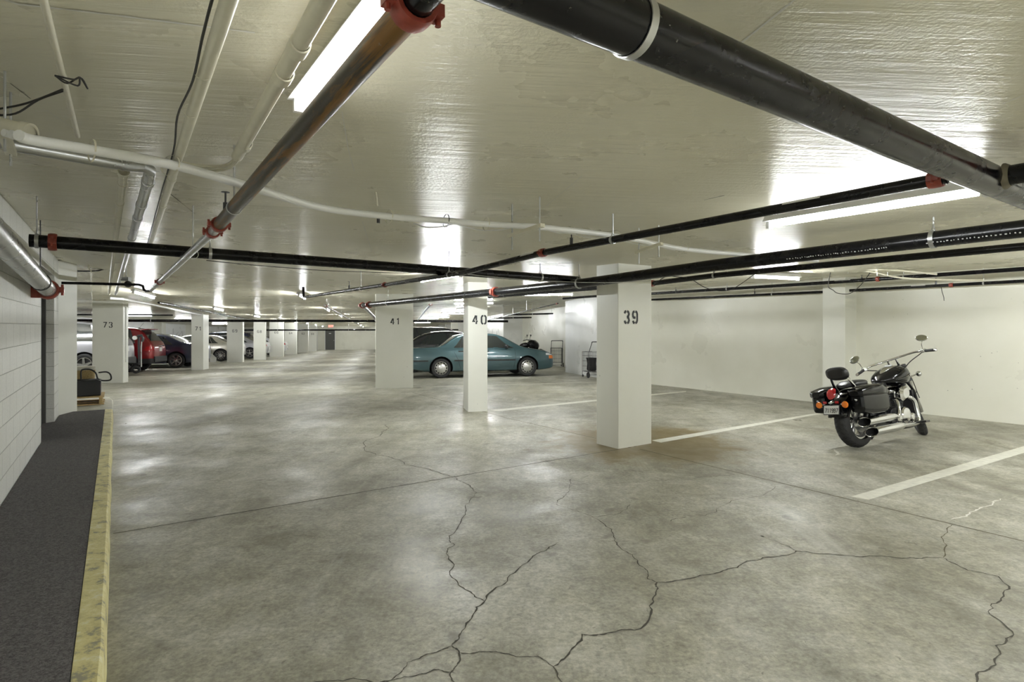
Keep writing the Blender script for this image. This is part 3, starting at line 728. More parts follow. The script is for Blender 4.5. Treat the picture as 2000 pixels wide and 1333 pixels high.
# P1 thick black pipe across the top right
P1a, P1b = at(1500, 166, 2.22), at(1900, 337, 2.20)
dd = (P1b-P1a).normalized()
r1 = pipe('drain_pipe', 'thickest black pipe crossing the upper right of the view', [P1a-dd*1.15, P1a, P1b, P1b+dd*6.5], 0.066, 'black_lacquered_steel', hangers=(), heads=())
hc = at(1236, 56, 2.225); mb = MB()
hx = P1a + dd*((hc-P1a).dot(dd))
mb.lathe([(0.067, -0.011), (0.0705, -0.011), (0.0705, 0.011), (0.067, 0.011)], hx, dd, 32, close=True)
mb.tube([hx+Vector((0, 0, 0.068)), Vector((hx.x, hx.y, cz(hx.x, hx.y)+0.01))], 0.007, 8); mb.build('strap_hanger', 'galvanised_steel', r1)
t0 = P1a + dd*((at(1937, 348, 2.20)-P1a).dot(dd)); tb = (an(1985, 322, ab(t0)[0]+0.0)-t0); br = (NY*-1)
mb = MB(); mb.tube([t0, t0+br*0.20+Vector((0, 0, 0.0))], 0.045, 20); mb.build('branch_outlet', 'black_lacquered_steel', r1)
coupling_mesh(t0+br*0.185, br, 0.045, 0.06).build('coupling', 'red_iron', r1)
mb = MB(); mb.tube([t0+br*0.20, t0+br*2.4], 0.044, 20); mb.build('branch_pipe', 'red_iron', r1)
mb = MB(); mb.lathe([(0.045, 0.0), (0.058, -0.012), (0.058, -0.006), (0.046, 0.012)], t0+br*0.068, br, 20); mb.build('weld_collar', 'joint_brown', r1)
# P2 rusty pipe
A2_, B2_, C2_ = at(795, 25, 2.20), at(421, 447, 2.12), at(300, 562, 2.0)
d2_ = (B2_-A2_).normalized()
r2 = pipe('sprinkler_main', 'rusty steel pipe with red couplings running from the top centre to the left', [A2_-d2_*0.05, A2_, B2_-d2_*0.10], 0.034, 'rusty_steel', couplings=(0.985,), hangers=(), heads=(0.90,))
mb = MB(); mb.tube([B2_-d2_*0.10, B2_+d2_*0.13], 0.030, 20); mb.build('steel_nipple', 'galvanised_steel', r2)
coupling_mesh(B2_+d2_*0.12, d2_, 0.031, 0.055).build('coupling', 'red_iron', r2)
d3_ = (C2_-B2_).normalized()
end = C2_+d3_*0.35; el = [end+Vector((0, 0, 0))]
mb = MB(); mb.tube([B2_+d2_*0.13, C2_, end], 0.026, 18); mb.build('pipe_run', 'galvanised_steel', r2)
cp = at(334, 533, 2.13); cp = B2_+d3_*((cp-B2_).dot(d3_)); coupling_mesh(cp, d3_, 0.027, 0.06).build('coupling', 'red_iron', r2)
for px, py in ((478, 385), (403, 470)):
    q = A2_+d2_*((at(px, py, 2.2)-A2_).dot(d2_)); mb = MB(); mb.lathe([(0.035, -0.006), (0.038, -0.006), (0.038, 0.006), (0.035, 0.006)], q, d2_, 20, close=True)
    mb.tube([q+Vector((0, 0, 0.036)), Vector((q.x, q.y, cz(q.x, q.y)+0.01))], 0.005, 6); mb.build('hanger', 'galvanised_steel', r2)
coupling_mesh(A2_-d2_*0.03, d2_, 0.036, 0.05).build('coupling', 'red_iron', r2)
mb = MB(); mb.tube([A2_-d2_*0.05, A2_-d2_*0.20], 0.034, 18); mb.build('pipe_run', 'black_lacquered_steel', r2)
# P3 long black pipe on the left
Q0, Q1 = bn(57, 470, 5.75), bn(1128, 547.5, 5.75)
r3 = pipe('drain_pipe', 'long black pipe from the block wall to the thick pipe at column 39', [Q0, Q1], 0.05, 'black_lacquered_steel', couplings=frs([Q0, Q1], 103, b=5.75), hangers=frs([Q0, Q1], 72, 410, 1055, b=5.75))
# P5 thick pipe over column 39
S0, S1, S2, S3 = an(2070, 438.5, 4.83), an(1400, 518, 4.83), an(1140, 553, 4.83), an(712, 596.5, 4.83)
R5 = [S0+(S0-S1).normalized()*3.2, S0, S1, S2, S3]
r5 = pipe('drain_pipe', 'thick black pipe passing in front of column 39 towards column 41', R5, 0.058, 'black_lacquered_steel', couplings=frs(R5, 968, 722, a=4.83), hangers=frs(R5, 1823, 1131, 758, a=4.83), labels=(frs(R5, 2015, 1976, a=4.83)+(-1.2,),))
u_ = (S3-S2).normalized()
rnd = random.Random(5); mb = MB(); sd = (S0-S1).normalized(); su, sw, _ = frame(sd)
for f0, f1, ang0 in ((0.30, 0.62, -0.5), (0.72, 0.93, -0.5)):
    t = f0
    while t < f1:
        L_ = rnd.uniform(0.004, 0.012); c = S1+(S0-S1)*t; a_ = ang0+rnd.uniform(-0.05, 0.05)
        best = min((su, -su), key=lambda q: q.dot(Vector((0, 1, 0)))); nn_ = (best*math.cos(a_)+Vector((0, 0, 1))*math.sin(a_)).normalized(); vv = nn_.cross(sd)
        p_ = c+nn_*0.0587; mb.add([p_-sd*L_/2-vv*.004, p_+sd*L_/2-vv*.004, p_+sd*L_/2+vv*.004, p_-sd*L_/2+vv*.004], [(0, 1, 2, 3)]); t += 0.006+rnd.uniform(0, 0.005)
mb.build('printed_marking', 'grey_tape', r5, smooth=False)['kind'] = 'stuff'
mb = MB(); e3 = S3+u_*0.12; mb.tube([S3, e3, ad(728, 617, 17.0), ad(740, 633, 22.0)], 0.045, 14); mb.build('branch_pipe', 'galvanised_steel', r5)
coupling_mesh(e3, u_, 0.055, 0.07).build('coupling', 'red_iron', r5)
# P4 thin black pipe
T0, T1, T2, T3 = an(1850, 347, 2.97), an(1060, 494, 2.97), an(905, 533, 2.97), an(600, 580, 2.97)
R4 = [T0, T1, T2, T3]
r4 = pipe('sprinkler_pipe', 'slim black pipe crossing in front of the bright right fixture', [T0, T1, T2, T3], 0.027, 'black_lacquered_steel', couplings=frs(R4, 1828, 1060, 752, a=2.97), hangers=frs(R4, 1197, 877, 705, a=2.97), heads=frs(R4, 1116, 682, a=2.97), labels=(frs(R4, 1606, 1532, a=2.97)+(2.2,), frs(R4, 1046, 1020, a=2.97)+(2.3,)))
mb = MB(); tt = (T3-T2).normalized(); mb.tube([T3, T3+tt*0.25, T3+tt*0.28+Vector((0, 0, 0.2))], 0.024, 10); mb.build('pipe_elbow', 'black_lacquered_steel', r4)
R6 = [an(2070, 475, 6.0)+(an(2070, 475, 6.0)-an(1400, 538, 6.0)).normalized()*3, an(2070, 475, 6.0), an(1400, 538, 6.0), an(1273, 554, 6.0), an(955, 580, 6.0)]
r6 = pipe('sprinkler_pipe', 'black pipe just below the thick pipe right of column 39', R6, 0.033, 'black_lacquered_steel', couplings=frs(R6, 1274, a=6.0), hangers=frs(R6, 1395, a=6.0))
R7 = [an(2080, 520, 10.2)+(an(2080, 520, 10.2)-an(1600, 553.5, 10.2)).normalized()*4, an(2080, 520, 10.2), an(1600, 553.5, 10.2), an(1272, 574, 10.2), an(1163, 579, 10.2), an(1100, 583.5, 10.2)]
r7 = pipe('sprinkler_pipe', 'black pipe with sprinklers passing in front of the wall pier', R7, 0.03, 'black_lacquered_steel', couplings=frs(R7, 1715, a=10.2), hangers=frs(R7, 1765, 1420, a=10.2), heads=frs(R7, 1683, 1320, a=10.2), labels=(frs(R7, 1831, 1811, a=10.2)+(2.1,), frs(R7, 1662, 1631, a=10.2)+(2.1,)))
R8 = [an(2080, 545, 11.3)+(an(2080, 545, 11.3)-an(1600, 571, 11.3)).normalized()*4, an(2080, 545, 11.3), an(1600, 571, 11.3), an(1272, 585.8, 11.3)]
r8 = pipe('sprinkler_pipe', 'thinnest black pipe running close along the right wall', R8, 0.026, 'black_lacquered_steel', couplings=frs(R8, 1858, a=11.3), hangers=frs(R8, 1921, 1508, a=11.3), heads=frs(R8, 1828, 1474, a=11.3), labels=(frs(R8, 1808, 1780, a=11.3)+(2.1,),))
# big bright pipe at the left wall
G0, G1 = an(0, 468, -0.575), an(93, 566, -0.60); gd = (G1-G0).normalized()
r9 = pipe('steel_main', 'large galvanised pipe along the block wall at the left edge', [G0-gd*2.4, G0, G1], 0.076, 'galvanised_steel', couplings=(), hangers=(0.86,), hook='dark_metal')
coupling_mesh(G1, gd, 0.078, 0.08).build('coupling', 'red_iron', r9)
mb = MB(); mb.lathe([(0.001, 0.012), (0.05, 0.010), (0.079, 0.0), (0.079, -0.02)], G1+gd*0.045, gd, 24); mb.build('end_cap', 'red_iron', r9)
mb = MB(); mb.box(G1+NX*-0.11-Vector((0, 0, 0.02)), (0.11, 0.10, 0.14), math.atan2(NX.y, NX.x)); mb.build('wall_bracket', 'red_iron', r9)
# white and galvanised conduits under the slab, upper left
def cond(label, pts, r, mat='cream_painted_metal', collars=(), name='conduit', group=None, extra=None, smoothn=0, seg=14):
    P = smooth_path(pts, smoothn) if smoothn else [Vector(p) for p in pts]
    root = empty(name, (P[0]+P[-1])/2, label, 'conduit', group)
    mb = MB(); mb.tube(P, r, seg); mb.build('conduit_run', mat, root)
    for c, d in collars:
        mb = MB(); mb.lathe([(r, -0.03), (r*1.18, -0.028), (r*1.18, 0.028), (r, 0.03)], c, d, 16); mb.build('collar', mat, root)
    return root
def lineat(p0, p1, z0, z1, ext=0.0):
    a, b = at(*p0, z0), at(*p1, z1); d = (b-a).normalized(); return a-d*ext, b, d
a, b, d = lineat((447, 0), (293, 480), 2.25, 2.30, 0.8)
L = (b-a).length
q1 = cond('long cream conduit, middle one of three at the upper left', [a, b], 0.0185, collars=[(a+d*(0.8+(at(333, 345, 2.28)-a-d*0.8).length), d), (a+d*(0.8+(at(315, 400, 2.28)-a-d*0.8).length), d)])
off = Vector((-0.022, -0.01, 0.0))
mb = MB(); mb.tube(smooth_path([a+off*1.1, a+d*0.9+off*1.3, a+d*1.3+off+Vector((-0.004, 0, -0.01)), a+d*1.7+off*1.7, a+d*2.2+off, a+d*3.2+off*1.1, b+off], 5), 0.0035, 6); mb.build('strapped_cable', 'cable_black', q1)
for t in (1.25, 1.62, 2.4):
    mb = MB(); mb.lathe([(0.0225, -0.002), (0.0235, -0.002), (0.0235, 0.002), (0.0225, 0.002)], a+d*t+off*0.3, d, 14, close=True); mb.build('cable_tie', 'cream_painted_metal', q1)
a, b, d = lineat((632, 0), (463, 306), 2.26, 2.28, 0.7)
q2 = cond('thick cream conduit left of the twin tube fixture', [a, b], 0.023, collars=[(at(583, 92, 2.262), d), (at(553, 148, 2.265), d), (at(478, 283, 2.28), d)])
c1 = [b-d*0.03, b+d*0.03, at(445, 322, 2.28), at(415, 326, 2.285), at(372, 322, 2.29), at(335, 312, 2.29)]
mb = MB(); mb.tube(smooth_path(c1, 5), 0.0085, 8); mb.tube(smooth_path([p+Vector((0.0, 0, -0.018)) for p in c1], 5), 0.007, 8); mb.build('emerging_cable', 'cream_painted_metal', q2)
a, b = at(85, 0, 2.42), at(152, 266, 2.44); d = (b-a).normalized()
q3 = cond('thin cream conduit at the top left corner', [a-d*0.8, b], 0.0105, collars=[(a+d*0.62, d)])
mb = MB(); c = at(128, 150, 2.42)
for k, (ox, oy, oz) in enumerate(((0.03, 0, -.01), (0.02, 0.03, -.02), (-0.01, 0.02, -.015))): mb.tube(smooth_path([c+Vector((-0.03, -0.01, 0)), c+Vector((ox, oy, oz)), c+Vector((0.03, 0.03, .01)), c+Vector((0.02, 0.08, -.01))], 5), 0.003, 6)
mb.build('wire_bundle', 'cable_black', q3)
mb = MB(); mb.tube(smooth_path([at(122, 175, 2.42), at(80, 192, 2.41), at(40, 205, 2.41), at(-20, 216, 2.40)], 5), 0.004, 6); mb.tube(smooth_path([at(122, 178, 2.42), at(75, 195, 2.40), at(30, 222, 2.40), at(-20, 225, 2.40)], 5), 0.004, 6); mb.build('loose_cable', 'cable_black', q3)
# bundled white conduits crossing the view
BP = [(20, 262), (60, 272), (180, 292), (330, 322), (480, 364), (620, 403), (760, 422), (870, 431), (950, 437), (1060, 443), (1200, 461), (1330, 486), (1480, 499), (1590, 508)]
bz = 2.225
names = ['upper conduit of the white bundle crossing the ceiling', 'middle conduit of the white bundle crossing the ceiling', 'lower conduit of the white bundle crossing the ceiling']
pts0 = [at(x, y, bz) for x, y in BP]
for k in range(3):
    P = []
    for i, p in enumerate(pts0):
        t = (pts0[min(i+1, len(pts0)-1)]-pts0[max(i-1, 0)]).normalized(); n = Vector((-t.y, t.x, 0))
        P.append(p + n*(1-k)*0.046*(1+0.25*math.sin(i*1.7+k)) + Vector((0, 0, 0.012*(1-k))))
    q = cond(names[k], P, (0.0135, 0.0155, 0.020)[k], 'white_enamel', smoothn=6, group=None)
    if k == 2:
        for i in (2, 3, 6, 7, 8, 10, 11):
            p = P[i]; t = (P[i+1]-P[i-1]).normalized(); nn = Vector((-t.y, t.x, 0))
            mb = MB(); mb.lathe([(0.068, -0.003), (0.0695, -0.003), (0.0695, 0.003), (0.068, 0.003)], p+nn*0.046, t, 16, close=True); mb.v = [Vector((v.x, v.y, (v.z-p.z)*0.62+p.z+0.008)) for v in mb.v]
            mb.build('cable_tie', 'cable_black' if i == 7 else 'cream_painted_metal', q)
a, b = at(-30, 240, 2.30), at(58, 262, 2.26); mb = MB()
s_ = empty('pipe_sleeve', a, 'cream sleeve the white conduits come out of at the left edge', 'conduit')
mb.tube([a-(b-a)*0.6, b], 0.035, 20); mb.build('sleeve_body', 'cream_painted_metal', s_)
mb = MB(); mb.lathe([(0.035, -0.03), (0.041, -0.03), (0.041, 0.004), (0.03, 0.004)], b, b-a, 20); mb.build('collar', 'cream_painted_metal', s_)
# slack cable under the bundle
sl = [(808, 436), (830, 444), (865, 443), (885, 438), (905, 442), (940, 450), (980, 449), (1015, 442), (1062, 448), (1090, 455), (1110, 456), (1150, 464), (1180, 465), (1222, 472), (1250, 478), (1290, 482), (1300, 486), (1320, 489)]
cond('thin slack cable sagging under the white conduit bundle', [at(x, y, 2.22) for x, y in sl], 0.0042, 'white_enamel', smoothn=4, name='slack_cable')
# unistrut brackets on threaded rods
def strut(p, q, label, down=0.10):
    root = empty('strut_bracket', (p+q)/2, label, 'bracket')
    d = (q-p).normalized(); mb = MB(); u, w, dd = frame(d); mb.box((p+q)/2, ((q-p).length, 0.038, 0.022), M=Matrix((dd, u, w)).transposed()); mb.build('channel', 'cream_painted_metal', root, smooth=False)
    for e in (p+d*0.03, q-d*0.03):
        mb = MB(); mb.tube([Vector((e.x, e.y, cz(e.x, e.y)+0.01)), e-Vector((0, 0, down))], 0.0048, 8); mb.build('threaded_rod', 'galvanised_steel', root)
    return root
strut(at(995, 462, 2.15), at(1060, 440, 2.18), 'slotted strut on rods carrying the white bundle, nearest the middle')
strut(at(1242, 494, 2.13), at(1293, 476, 2.18), 'slotted strut on rods carrying the white bundle, farther right')
strut(at(8, 262, 2.27), at(22, 300, 2.27), 'slotted strut under the sleeve at the left edge', 0.06)
# left pair running away: cream sleeve pipe and galvanised conduit with its elbow
a, b = at(241, 338, 2.34), at(213, 575, 2.27); d = (b-a).normalized()
q = cond('cream pipe with an open flared end at the upper left', [a, b], 0.021, collars=[(a+d*0.02, d), (a+d*0.28, d), (a+d*0.9, d)])
mb = MB(); mb.lathe([(0.021, 0), (0.028, -0.03), (0.027, -0.055), (0.018, -0.03), (0.016, 0.02)], a, d, 20); mb.build('flared_end', 'cream_painted_metal', q)
a, b = at(290, 352, 2.31), at(226, 575, 2.26); d = (b-a).normalized()
cond('galvanised conduit with an elbow beside the cream pipe at the upper left', [at(-20, 272, 2.33), at(30, 285, 2.33), at(180, 312, 2.325), at(250, 324, 2.32), at(280, 326, 2.318), at(293, 333, 2.315), at(291, 347, 2.31), a+d*0.08, b], 0.0275, 'galvanised_steel', collars=[(a+d*0.05, d), (a+d*0.75, d), (a+d*1.3, d), (a+d*2.4, d)])
# left far services
cond('black pipe with an S bend meeting the rusty pipe at the left', [ad(120, 553, 8.7), ad(150, 553.5, 8.8), ad(272, 556.5, 9.0), ad(279, 559, 9.05), ad(281, 566, 9.1), ad(286, 569, 9.1), ad(296, 568, 9.0)], 0.021, 'black_lacquered_steel', name='sprinkler_pipe')
cond('white conduit sloping down in front of column 73', [ad(215, 583, 14.0), ad(240, 584.5, 14.2), ad(300, 596, 16.5), ad(360, 609, 20.0), ad(395, 616, 23.0)], 0.03, 'white_enamel')
cond('black pipe sloping away along the left bays', [ad(310, 591.5, 16.5), ad(400, 608, 21.0), ad(462, 620.5, 28.0), ad(512, 628, 35.0)], 0.035, 'black_lacquered_steel', name='sprinkler_pipe')
cond('dark conduit above the pallet leaving the left pier', [ad(152, 530, 9.6), ad(176, 530, 9.8), ad(192, 529, 9.9), ad(210, 524, 10.0)], 0.012, 'dark_metal')
cond('short dark conduit running from the pier head', [ad(112, 508, 8.9), ad(137, 507, 9.1), ad(176, 523, 9.8)], 0.012, 'dark_metal')
cond('thin cream drop conduit left of column 73', [ad(172, 498, 9.2), ad(174, 525, 9.4), ad(178, 530, 9.4), ad(180, 585, 14.2)], 0.011, 'cream_painted_metal')
# cross mains of the far bays
def cross(b, py, label, r, a0, a1, hang=(0.2, 0.5, 0.8)):
    p0 = VX*a0+VY*b; p1 = VX*a1+VY*b; z = EYE-(py-HY)/FOC*(VY*b).y; p0.z = z; p1.z = z
    return pipe('cross_main', label, [p0, p1], r, 'black_lacquered_steel', hangers=hang, seg=12)
cross(26.6, 627.5, 'long black cross main passing behind column 71', 0.055, -12.6, 6.3)
cross(40.6, 644.8, 'farther black cross main in front of the exit door', 0.05, -9.0, 6.0)
cross(24.9, 617.5, 'thin grey cross pipe above the navy sedan', 0.025, -13.0, -7.5, (0.5,))
pipe('sprinkler_pipe', 'galvanised pipe with a red end sloping away between the aisle lights', [ad(634, 597, 17.5), ad(700, 634, 40.0)], 0.035, 'galvanised_steel', couplings=(0.01,), hangers=(0.3,), seg=12)
pipe('sprinkler_pipe', 'short galvanised pipe with a red end between columns 41 and 40', [ad(841, 595, 18.0), ad(815, 627, 27.0)], 0.030, 'galvanised_steel', couplings=(0.01,), hangers=(0.5,), seg=12)
pipe('sprinkler_pipe', 'thin pipe rising to the right behind column 40', [ad(1090, 593, 16.0), ad(952, 626, 24.0)], 0.016, 'black_lacquered_steel', couplings=(0.01,), hangers=(0.35, 0.7), seg=12)
pipe('sprinkler_pipe', 'upper black stub pipe near the far right wall', [ad(998, 615, 21.5), ad(1080, 613, 22.0)], 0.03, 'black_lacquered_steel', hangers=(0.5,), seg=12)
pipe('sprinkler_pipe', 'lower black stub pipe near the far right wall', [ad(965, 622, 24.0), ad(1038, 620.5, 24.5)], 0.03, 'black_lacquered_steel', hangers=(0.5,), seg=12)
# loops of loose cable
def cable(label, pts, r=0.005, mat='cable_black'): 
    P = smooth_path(pts, 6); mb = MB(); mb.tube(P, r, 6); o = mb.build('loose_cable', mat); tag(o, label, 'cable')
cable('loose cable looping below the pipes right of column 39', [ad(1276, 557, 7.3), ad(1300, 541, 7.3), ad(1322, 541, 7.3), ad(1348, 545, 7.3), ad(1375, 561, 7.3), ad(1400, 568, 7.3), ad(1425, 567, 7.3), ad(1450, 553, 7.3), ad(1478, 532, 7.3), ad(1494, 520, 7.3)])
cable('dark cable hanging in a loop in front of the wall pier', [ad(1623, 528, 9.0), ad(1619, 548, 9.0), ad(1618, 561, 9.0), ad(1627, 567, 9.0), ad(1636, 573, 9.0), ad(1658, 574, 9.0), ad(1675, 563, 9.0), ad(1688, 549, 9.0), ad(1700, 532, 9.0)], 0.006)
cable('thin cable running under the long black pipe', [ad(403, 509, 5.2), ad(440, 513, 5.3), ad(530, 521, 5.6), ad(640, 529, 6.0), ad(760, 533, 6.3), ad(810, 533, 6.4), ad(845, 528, 6.4)], 0.0035)
cable('thin grey cable crossing under the thick pipe at column 39', [ad(890, 533, 6.0), ad(960, 541, 6.1), ad(1060, 549, 6.2), ad(1180, 552.5, 6.0), ad(1270, 549, 6.0)], 0.004, 'grey_tape')
cable('short dark cable dangling before the right wall', [ad(1838, 560, 9.3), ad(1840, 570, 9.3), ad(1843, 580, 9.3), ad(1844, 588, 9.3)], 0.005)
# services on the slab near the pier
for k, (l, P) in enumerate((('upper thin cream conduit at the head of the wall pier', [(1500, 505), (1580, 512), (1640, 521), (1700, 527), (1760, 529), (1830, 536)]),
                ('lower thin cream conduit at the head of the wall pier', [(1600, 530), (1650, 529), (1700, 531), (1760, 543), (1850, 547), (1920, 548)]))):
    cond(l, [an(x, y, 9.3+0.4*k) for x, y in P], 0.014, 'cream_painted_metal', smoothn=4)
strut(an(1603, 532, 9.2), an(1660, 530, 9.6), 'slotted strut on rods at the head of the wall pier', 0.03)
strut(an(1712, 530, 9.2), an(1735, 531, 9.7), 'short strut on rods right of the wall pier', 0.06)
# stubs hanging from the slab
for px, py0, py1, d, l in ((734, 376, 406, 3.5, 'short cream pipe stub hooked out of the slab'),):
    p = ace(px, py0); mb = MB(); mb.tube(smooth_path([p+Vector((-0.02, 0, 0.02)), p+Vector((0.0, 0, 0.0)), Vector((p.x+0.01, p.y, p.z-0.09))], 4), 0.006, 8); o = mb.build('pipe_stub', 'cream_painted_metal'); tag(o, l, 'pipe')
mb = MB(); p = ace(739, 425); mb.tube([p+Vector((0, 0, 0.02)), p-Vector((0, 0, 0.045))], 0.013, 10); o = mb.build('cable_plug', 'dark_metal'); tag(o, 'small dark plug hanging just below the white bundle', 'fitting')
# smoke detector like lamp by the left pier
mb = MB(); p = ace(238, 545, 0.0); p = ad(250, 553, 9.0)
root = empty('alarm_bell', p, 'dark round alarm bell under the slab beyond the left pier', 'alarm')
mb.ball(p-Vector((0, 0, 0.02)), (0.055, 0.055, 0.05), 16, 8); mb.build('bell_dome', 'dark_metal', root)
mb = MB(); mb.box(p+Vector((-0.03, 0, 0.06)), (0.12, 0.08, 0.06)); mb.tube([p+Vector((-.03, 0, 0.08)), p+Vector((-.03, 0, cz(p.x, p.y)-p.z+0.01))], 0.006, 8); mb.build('back_box', 'galvanised_steel', root, smooth=False)
# exit sign
p = ad(646.5, 637.5, 44.0); root = empty('exit_sign', p, 'red lit EXIT sign hanging from the slab before the far door', 'sign')
mb = MB(); mb.box(p, (0.38, 0.05, 0.22)); mb.build('sign_box', 'plate_white', root, smooth=False)
mb = MB(); mb.tube([p+Vector((0, 0, 0.1)), Vector((p.x, p.y, cz(p.x, p.y)+0.01))], 0.012, 8); mb.build('stem', 'galvanised_steel', root)
figures('EXIT', p+Vector((-0.165, -0.028, -0.07)), Vector((1, 0, 0)), Vector((0, 0, 1)), 0.14, 0.12, 0.2, 0.48).build('lettering', 'exit_red', root, smooth=False)
# ------------------------------------------------------------------ cars
def interp(P, x):
    if x <= P[0][0]: return P[0][1]
    for i in range(len(P)-1):
        (x0, y0), (x1, y1) = P[i], P[i+1]
        if x <= x1:
            t = (x-x0)/(x1-x0); m = lambda j: 0.0 if j <= 0 or j >= len(P)-1 else (P[j+1][1]-P[j-1][1])/(P[j+1][0]-P[j-1][0])
            h = x1-x0; m0, m1 = m(i)*0.8, m(i+1)*0.8
            return (2*t**3-3*t*t+1)*y0 + (t**3-2*t*t+t)*h*m0 + (-2*t**3+3*t*t)*y1 + (t**3-t*t)*h*m1
    return P[-1][1]
class Car:
    """x forward from the rear bumper (0) to the front bumper (L); y left; z up"""
    def __init__(s, L, Wd, top, belt, bottom, r_wheel, xr, xf, tumble=0.36, round_=0.10, end=5.0, taper=0.10):
        s.L, s.W, s.top, s.belt, s.bottom, s.r, s.xr, s.xf, s.tum, s.rd, s.end, s.tp = L, Wd/2, top, belt, bottom, r_wheel, xr, xf, tumble, round_, end, taper
    def zt(s, x): return interp(s.top, x)
    def zb(s, x): return interp(s.bottom, x)
    def bl(s, x): return interp(s.belt, x)
    def plan(s, x):
        q = abs(2*x/s.L-1); k = s.W*(1 - s.tp*q**s.end)
        e = min(x, s.L-x)
        if e < 0.16: k -= 0.16*(1-math.sqrt(max(0, 1-((0.16-e)/0.16)**2)))
        return k
    def w(s, x, z):
        b = s.bl(x); p = s.plan(x)
        if z <= b:
            t = (z-0.2)/(b-0.2); return p*(0.945 + 0.055*math.sin(math.pi*min(1, max(0, t*0.92+0.05)))) - (0.02 if t < 0.05 else 0)
        return p*0.955 - 0.012 - (z-b)*s.tum
    def ring(s, x, n1=12, n2=8, n3=5):
        zb_, zt_ = s.zb(x), s.zt(x); r = min(s.rd, (zt_-zb_)*0.35); pts = []
        pts += [(0, zb_), (s.w(x, zb_)*0.5, zb_), (s.w(x, zb_+0.03)-0.05, zb_)]
        for i in range(n1):
            z = zb_+0.03 + (zt_-r-zb_-0.03)*i/(n1-1); pts.append((s.w(x, z), z))
        ws = s.w(x, zt_-r); rw = min(ws*0.5, r*1.25)
        for i in range(1, n2):
            t = math.pi/2*i/(n2-1); pts.append((ws-rw+rw*math.cos(t), zt_-r+(r-0.018)*math.sin(t)))
        for i in range(1, n3): f = 1-i/(n3-1); pts.append(((ws-rw)*f, zt_-0.018*f*f))
        return [Vector((x, y, z)) for y, z in pts]
    def topz(s, x, y):
        zt_ = s.zt(x); ws = s.w(x, zt_-s.rd); e = ws-s.rd*1.25
        return zt_-0.018*min(1, abs(y)/e)**2
def car_body(c, root, paint, nx=56):
    xs = [0.0, 0.02, 0.05, 0.09, 0.13, 0.17] + [0.17+(c.L-0.34)*i/nx for i in range(1, nx)] + [c.L-0.17, c.L-0.13, c.L-0.09, c.L-0.05, c.L-0.02, c.L]
    rows = []
    for x in xs:
        h = c.ring(x); rows.append(h + [Vector((p.x, -p.y, p.z)) for p in h[-2:0:-1]])
    mb = MB(); mb.grid(rows, close_u=True); n = len(rows[0]); mb.add(rows[0], [tuple(range(n))]); mb.add(rows[-1], [tuple(range(n))[::-1]])
    # weld ends
    body = mb.build('body', [paint, 'arch_black'], root, loc=(c.L/2, 0, 0.6))
    bm = bmesh.new(); bm.from_mesh(body.data); bmesh.ops.remove_doubles(bm, verts=bm.verts, dist=0.0004); bmesh.ops.recalc_face_normals(bm, faces=bm.faces); bm.to_mesh(body.data); bm.free()
    cm = MB()
    for x in (c.xr, c.xf):
        for s_ in (-1, 1):
            y = s_*c.W*1.0
            cm.lathe([(0.0001, -0.26), (c.r+0.045, -0.26), (c.r+0.055, 0.2), (0.0001, 0.2)], (x, y, c.r-0.0), (0, s_, 0), 36)
    cut_ = cm.build('cutter', ['arch_black'], root)
    cut_.data.materials.clear(); cut_.data.materials.append(MATS['arch_black'])
    md = body.modifiers.new('b', 'BOOLEAN'); md.operation = 'DIFFERENCE'; md.object = cut_; md.solver = 'EXACT'; md.material_mode = 'TRANSFER'
    dg = bpy.context.evaluated_depsgraph_get(); dg.update()
    me = bpy.data.meshes.new_from_object(body.evaluated_get(dg)); body.modifiers.clear(); body.data = me; me.name = 'body'
    bpy.data.objects.remove(cut_, do_unlink=True)
    me.polygons.foreach_set('use_smooth', [True]*len(me.polygons)); me.set_sharp_from_angle(angle=math.radians(32))
    return body
def side_patch(c, sgn, x_lo, x_hi, z0, z1, off=0.005, nu=14, nv=6):
    """quad on the side: (x0, x1) at the lower and the upper edge"""
    rows = []
    for j in range(nv+1):
        v = j/nv; r = []
        for i in range(nu+1):
            u = i/nu; x = (x_lo[0]*(1-v)+x_hi[0]*v)*(1-u) + (x_lo[1]*(1-v)+x_hi[1]*v)*u
            a = z0(x) if callable(z0) else z0; b = z1(x) if callable(z1) else z1
            z = a+(b-a)*v; z = min(z, c.zt(x)-0.6*c.rd); y = c.w(x, z)+off; r.append(Vector((x, sgn*y, z)))
        rows.append(r)
    return rows
def seam(c, sgn, path, wd=0.007, off=0.004):
    mb = MB(); pts = []
    for (x0, z0), (x1, z1) in zip(path, path[1:]):
        for i in range(8): t = i/8; pts.append((x0+(x1-x0)*t, z0+(z1-z0)*t))
    pts.append(path[-1])
    ribbon(mb, pts, wd, lambda x, z: Vector((x, sgn*(c.w(x, z)+off), z))); return mb
